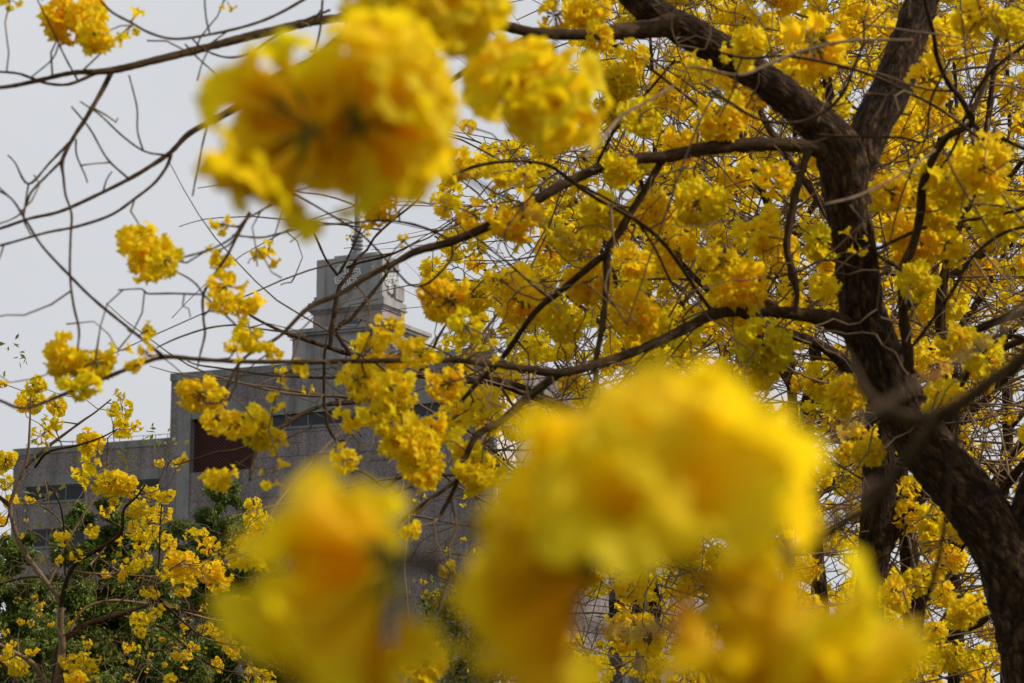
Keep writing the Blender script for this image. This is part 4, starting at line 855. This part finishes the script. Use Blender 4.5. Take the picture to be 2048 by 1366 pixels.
# emblems: ring of eight hollow petals around a small square, on two faces
def emblem(center, ax, nrm, rad_x, rad_z):
    parts = []; V = []; F = []
    def bar(p, q, wd=.055, th=.09, lift=0.06):
        p = np.array(p); q = np.array(q); dv = q - p; L = np.hypot(*dv); e = dv / L; m = np.array([-e[1], e[0]]) * wd / 2; k = len(V)
        for t0 in (lift, lift + th):
            for c2 in (p - m, q - m, q + m, p + m): V.append(center + ax * c2[0] * rad_x + ZZ * c2[1] * rad_z + nrm * t0)
        F.extend([[k + i for i in f] for f in ((0, 3, 2, 1), (4, 5, 6, 7), (0, 1, 5, 4), (1, 2, 6, 5), (2, 3, 7, 6), (3, 0, 4, 7))])
    for k in range(6):
        a = k * math.pi / 3 + .26; ca, sa = math.cos(a), math.sin(a)
        def P(r_, t_): return (r_ * ca - t_ * sa, r_ * sa + t_ * ca)
        bar(P(.22, 0), P(.55, .26)); bar(P(.55, .26), P(.95, .20)); bar(P(.95, .20), P(.95, -.20)); bar(P(.95, -.20), P(.55, -.26)); bar(P(.55, -.26), P(.22, 0))
        bar(P(.50, .10), P(.80, .08)); bar(P(.50, -.10), P(.80, -.08)); bar(P(.80, .08), P(.80, -.08))
    link('emblem', make_mesh('emblem', np.array(V) - bb, np.array(F), M_WHITEMET, smooth=False), BL)
M_WHITEMET = simple('white_painted_metal', (0.72, 0.74, 0.75), None, rough=.5)
s_e, z_e = on_front(697, 553, 0); emblem(tc_ * np.array([1, 1, 0]) + UU * s_e + ZZ * z_e, -UU, -VV, 0.95, 0.95)
emblem(tc_ * np.array([1, 1, 0]) + VV * (tdp * .55) + ZZ * (at(790, 571, TD + 2)[2]), VV, -UU, 0.95, 0.82)
# spire with ribbed insulator rings
s_s, _ = on_front(714, 500, 1.6); sp = tc_ * np.array([1, 1, 0]) + UU * s_s + VV * 1.6
dS = (sp - CAM) @ FW; zS = lambda py: at(714, py, dS + 3)[2]
zq = [tz1 + .2, zS(492), zS(490), zS(445), zS(443), zS(330), zS(240)]
P = [sp * np.array([1, 1, 0]) + ZZ * z for z in zq]
prof = [(tz1 + .1, .45), (tz1 + .55, .40), (tz1 + .7, .27)]; z = zS(490)
prof.append((z, .24)); k = 0
while z < zS(440): prof += [(z, .24), (z + .02, .38), (z + .12, .38), (z + .14, .24)]; z += .26
prof += [(z + .05, .2), (zS(330), .14), (zS(230), .05), (zS(225), .005)]
V, F, U = tube(np.array([sp * np.array([1, 1, 0]) + ZZ * (z + i * 1e-4) for i, (z, _) in enumerate(prof)]), np.array([a for _, a in prof]), 20)
link('spire', make_mesh('spire', V - bb, F, M_METAL, U, smooth=False), BL)

# second building to the right: pale stair tower and low wing with white frames
c2 = at(1136, 787, 168.0); b2 = c2 * np.array([1, 1, 0])
B2 = thing('annex_building', b2, 'pale building with white pilasters glimpsed low behind the web of twigs', 'building')
Boxes().box(b2, 2.6, 5.0, 0, c2[2]).build('stair_tower', M_PINK, B2, b2)
Boxes().box(b2 - UU * .12 - VV * .12, 2.84, 5.24, c2[2] + .002, c2[2] + .5).build('parapet', M_CONC, B2, b2)
c3 = at(1300, 1010, 158.0); b3 = c3 * np.array([1, 1, 0])
Boxes().box(b3, 9.5, 8, 0, c3[2]).build('wall', M_GRAN, B2, b2)
for i in range(7):
    Boxes().box(b3 + UU * (i * 1.55) - VV * .45, .28, .44, 0, c3[2] + .5).build('pilaster', M_WHITE, B2, b2)
for k in range(3):
    z = c3[2] + .1 - k * 2.6; Boxes().box(b3 + UU * .29 - VV * .32, 9.2 - .01, .3, z - .35, z).build('beam', M_WHITE, B2, b2)
for i in range(6):
    for k in range(3):
        a = i * 1.55 + .45; z = c3[2] - .9 - k * 2.6
        f = Boxes().box(b3 + UU * a - VV * .05, .95, .045, z - 1.3, z).build('window', M_GLASS, B2, b2)
        Boxes().box(b3 + UU * (a - .05) - VV * .1, 1.05, .045, z - 1.38, z - 1.302).build('sill', M_WHITE, f, b2)

# ------------------------------------------------------------------ ground
M_GRASS = simple('grass_ground', (0.035, 0.055, 0.015), (0.08, 0.075, 0.035), 0.8, 0.95, bump=.5, bscale=30)
k = 900.0; g = 40
xs = np.linspace(-k, k, g); X, Y = np.meshgrid(xs, xs + 400, indexing='ij')
Z = np.zeros_like(X); V = np.stack([X, Y, Z], -1).reshape(-1, 3); i = np.arange(g - 1)[:, None] * g; j = np.arange(g - 1)[None]
F = np.stack([i + j, i + g + j, i + g + j + 1, i + j + 1], -1).reshape(-1, 4)
link('ground', make_mesh('ground', V, F, M_GRASS), kind='structure')
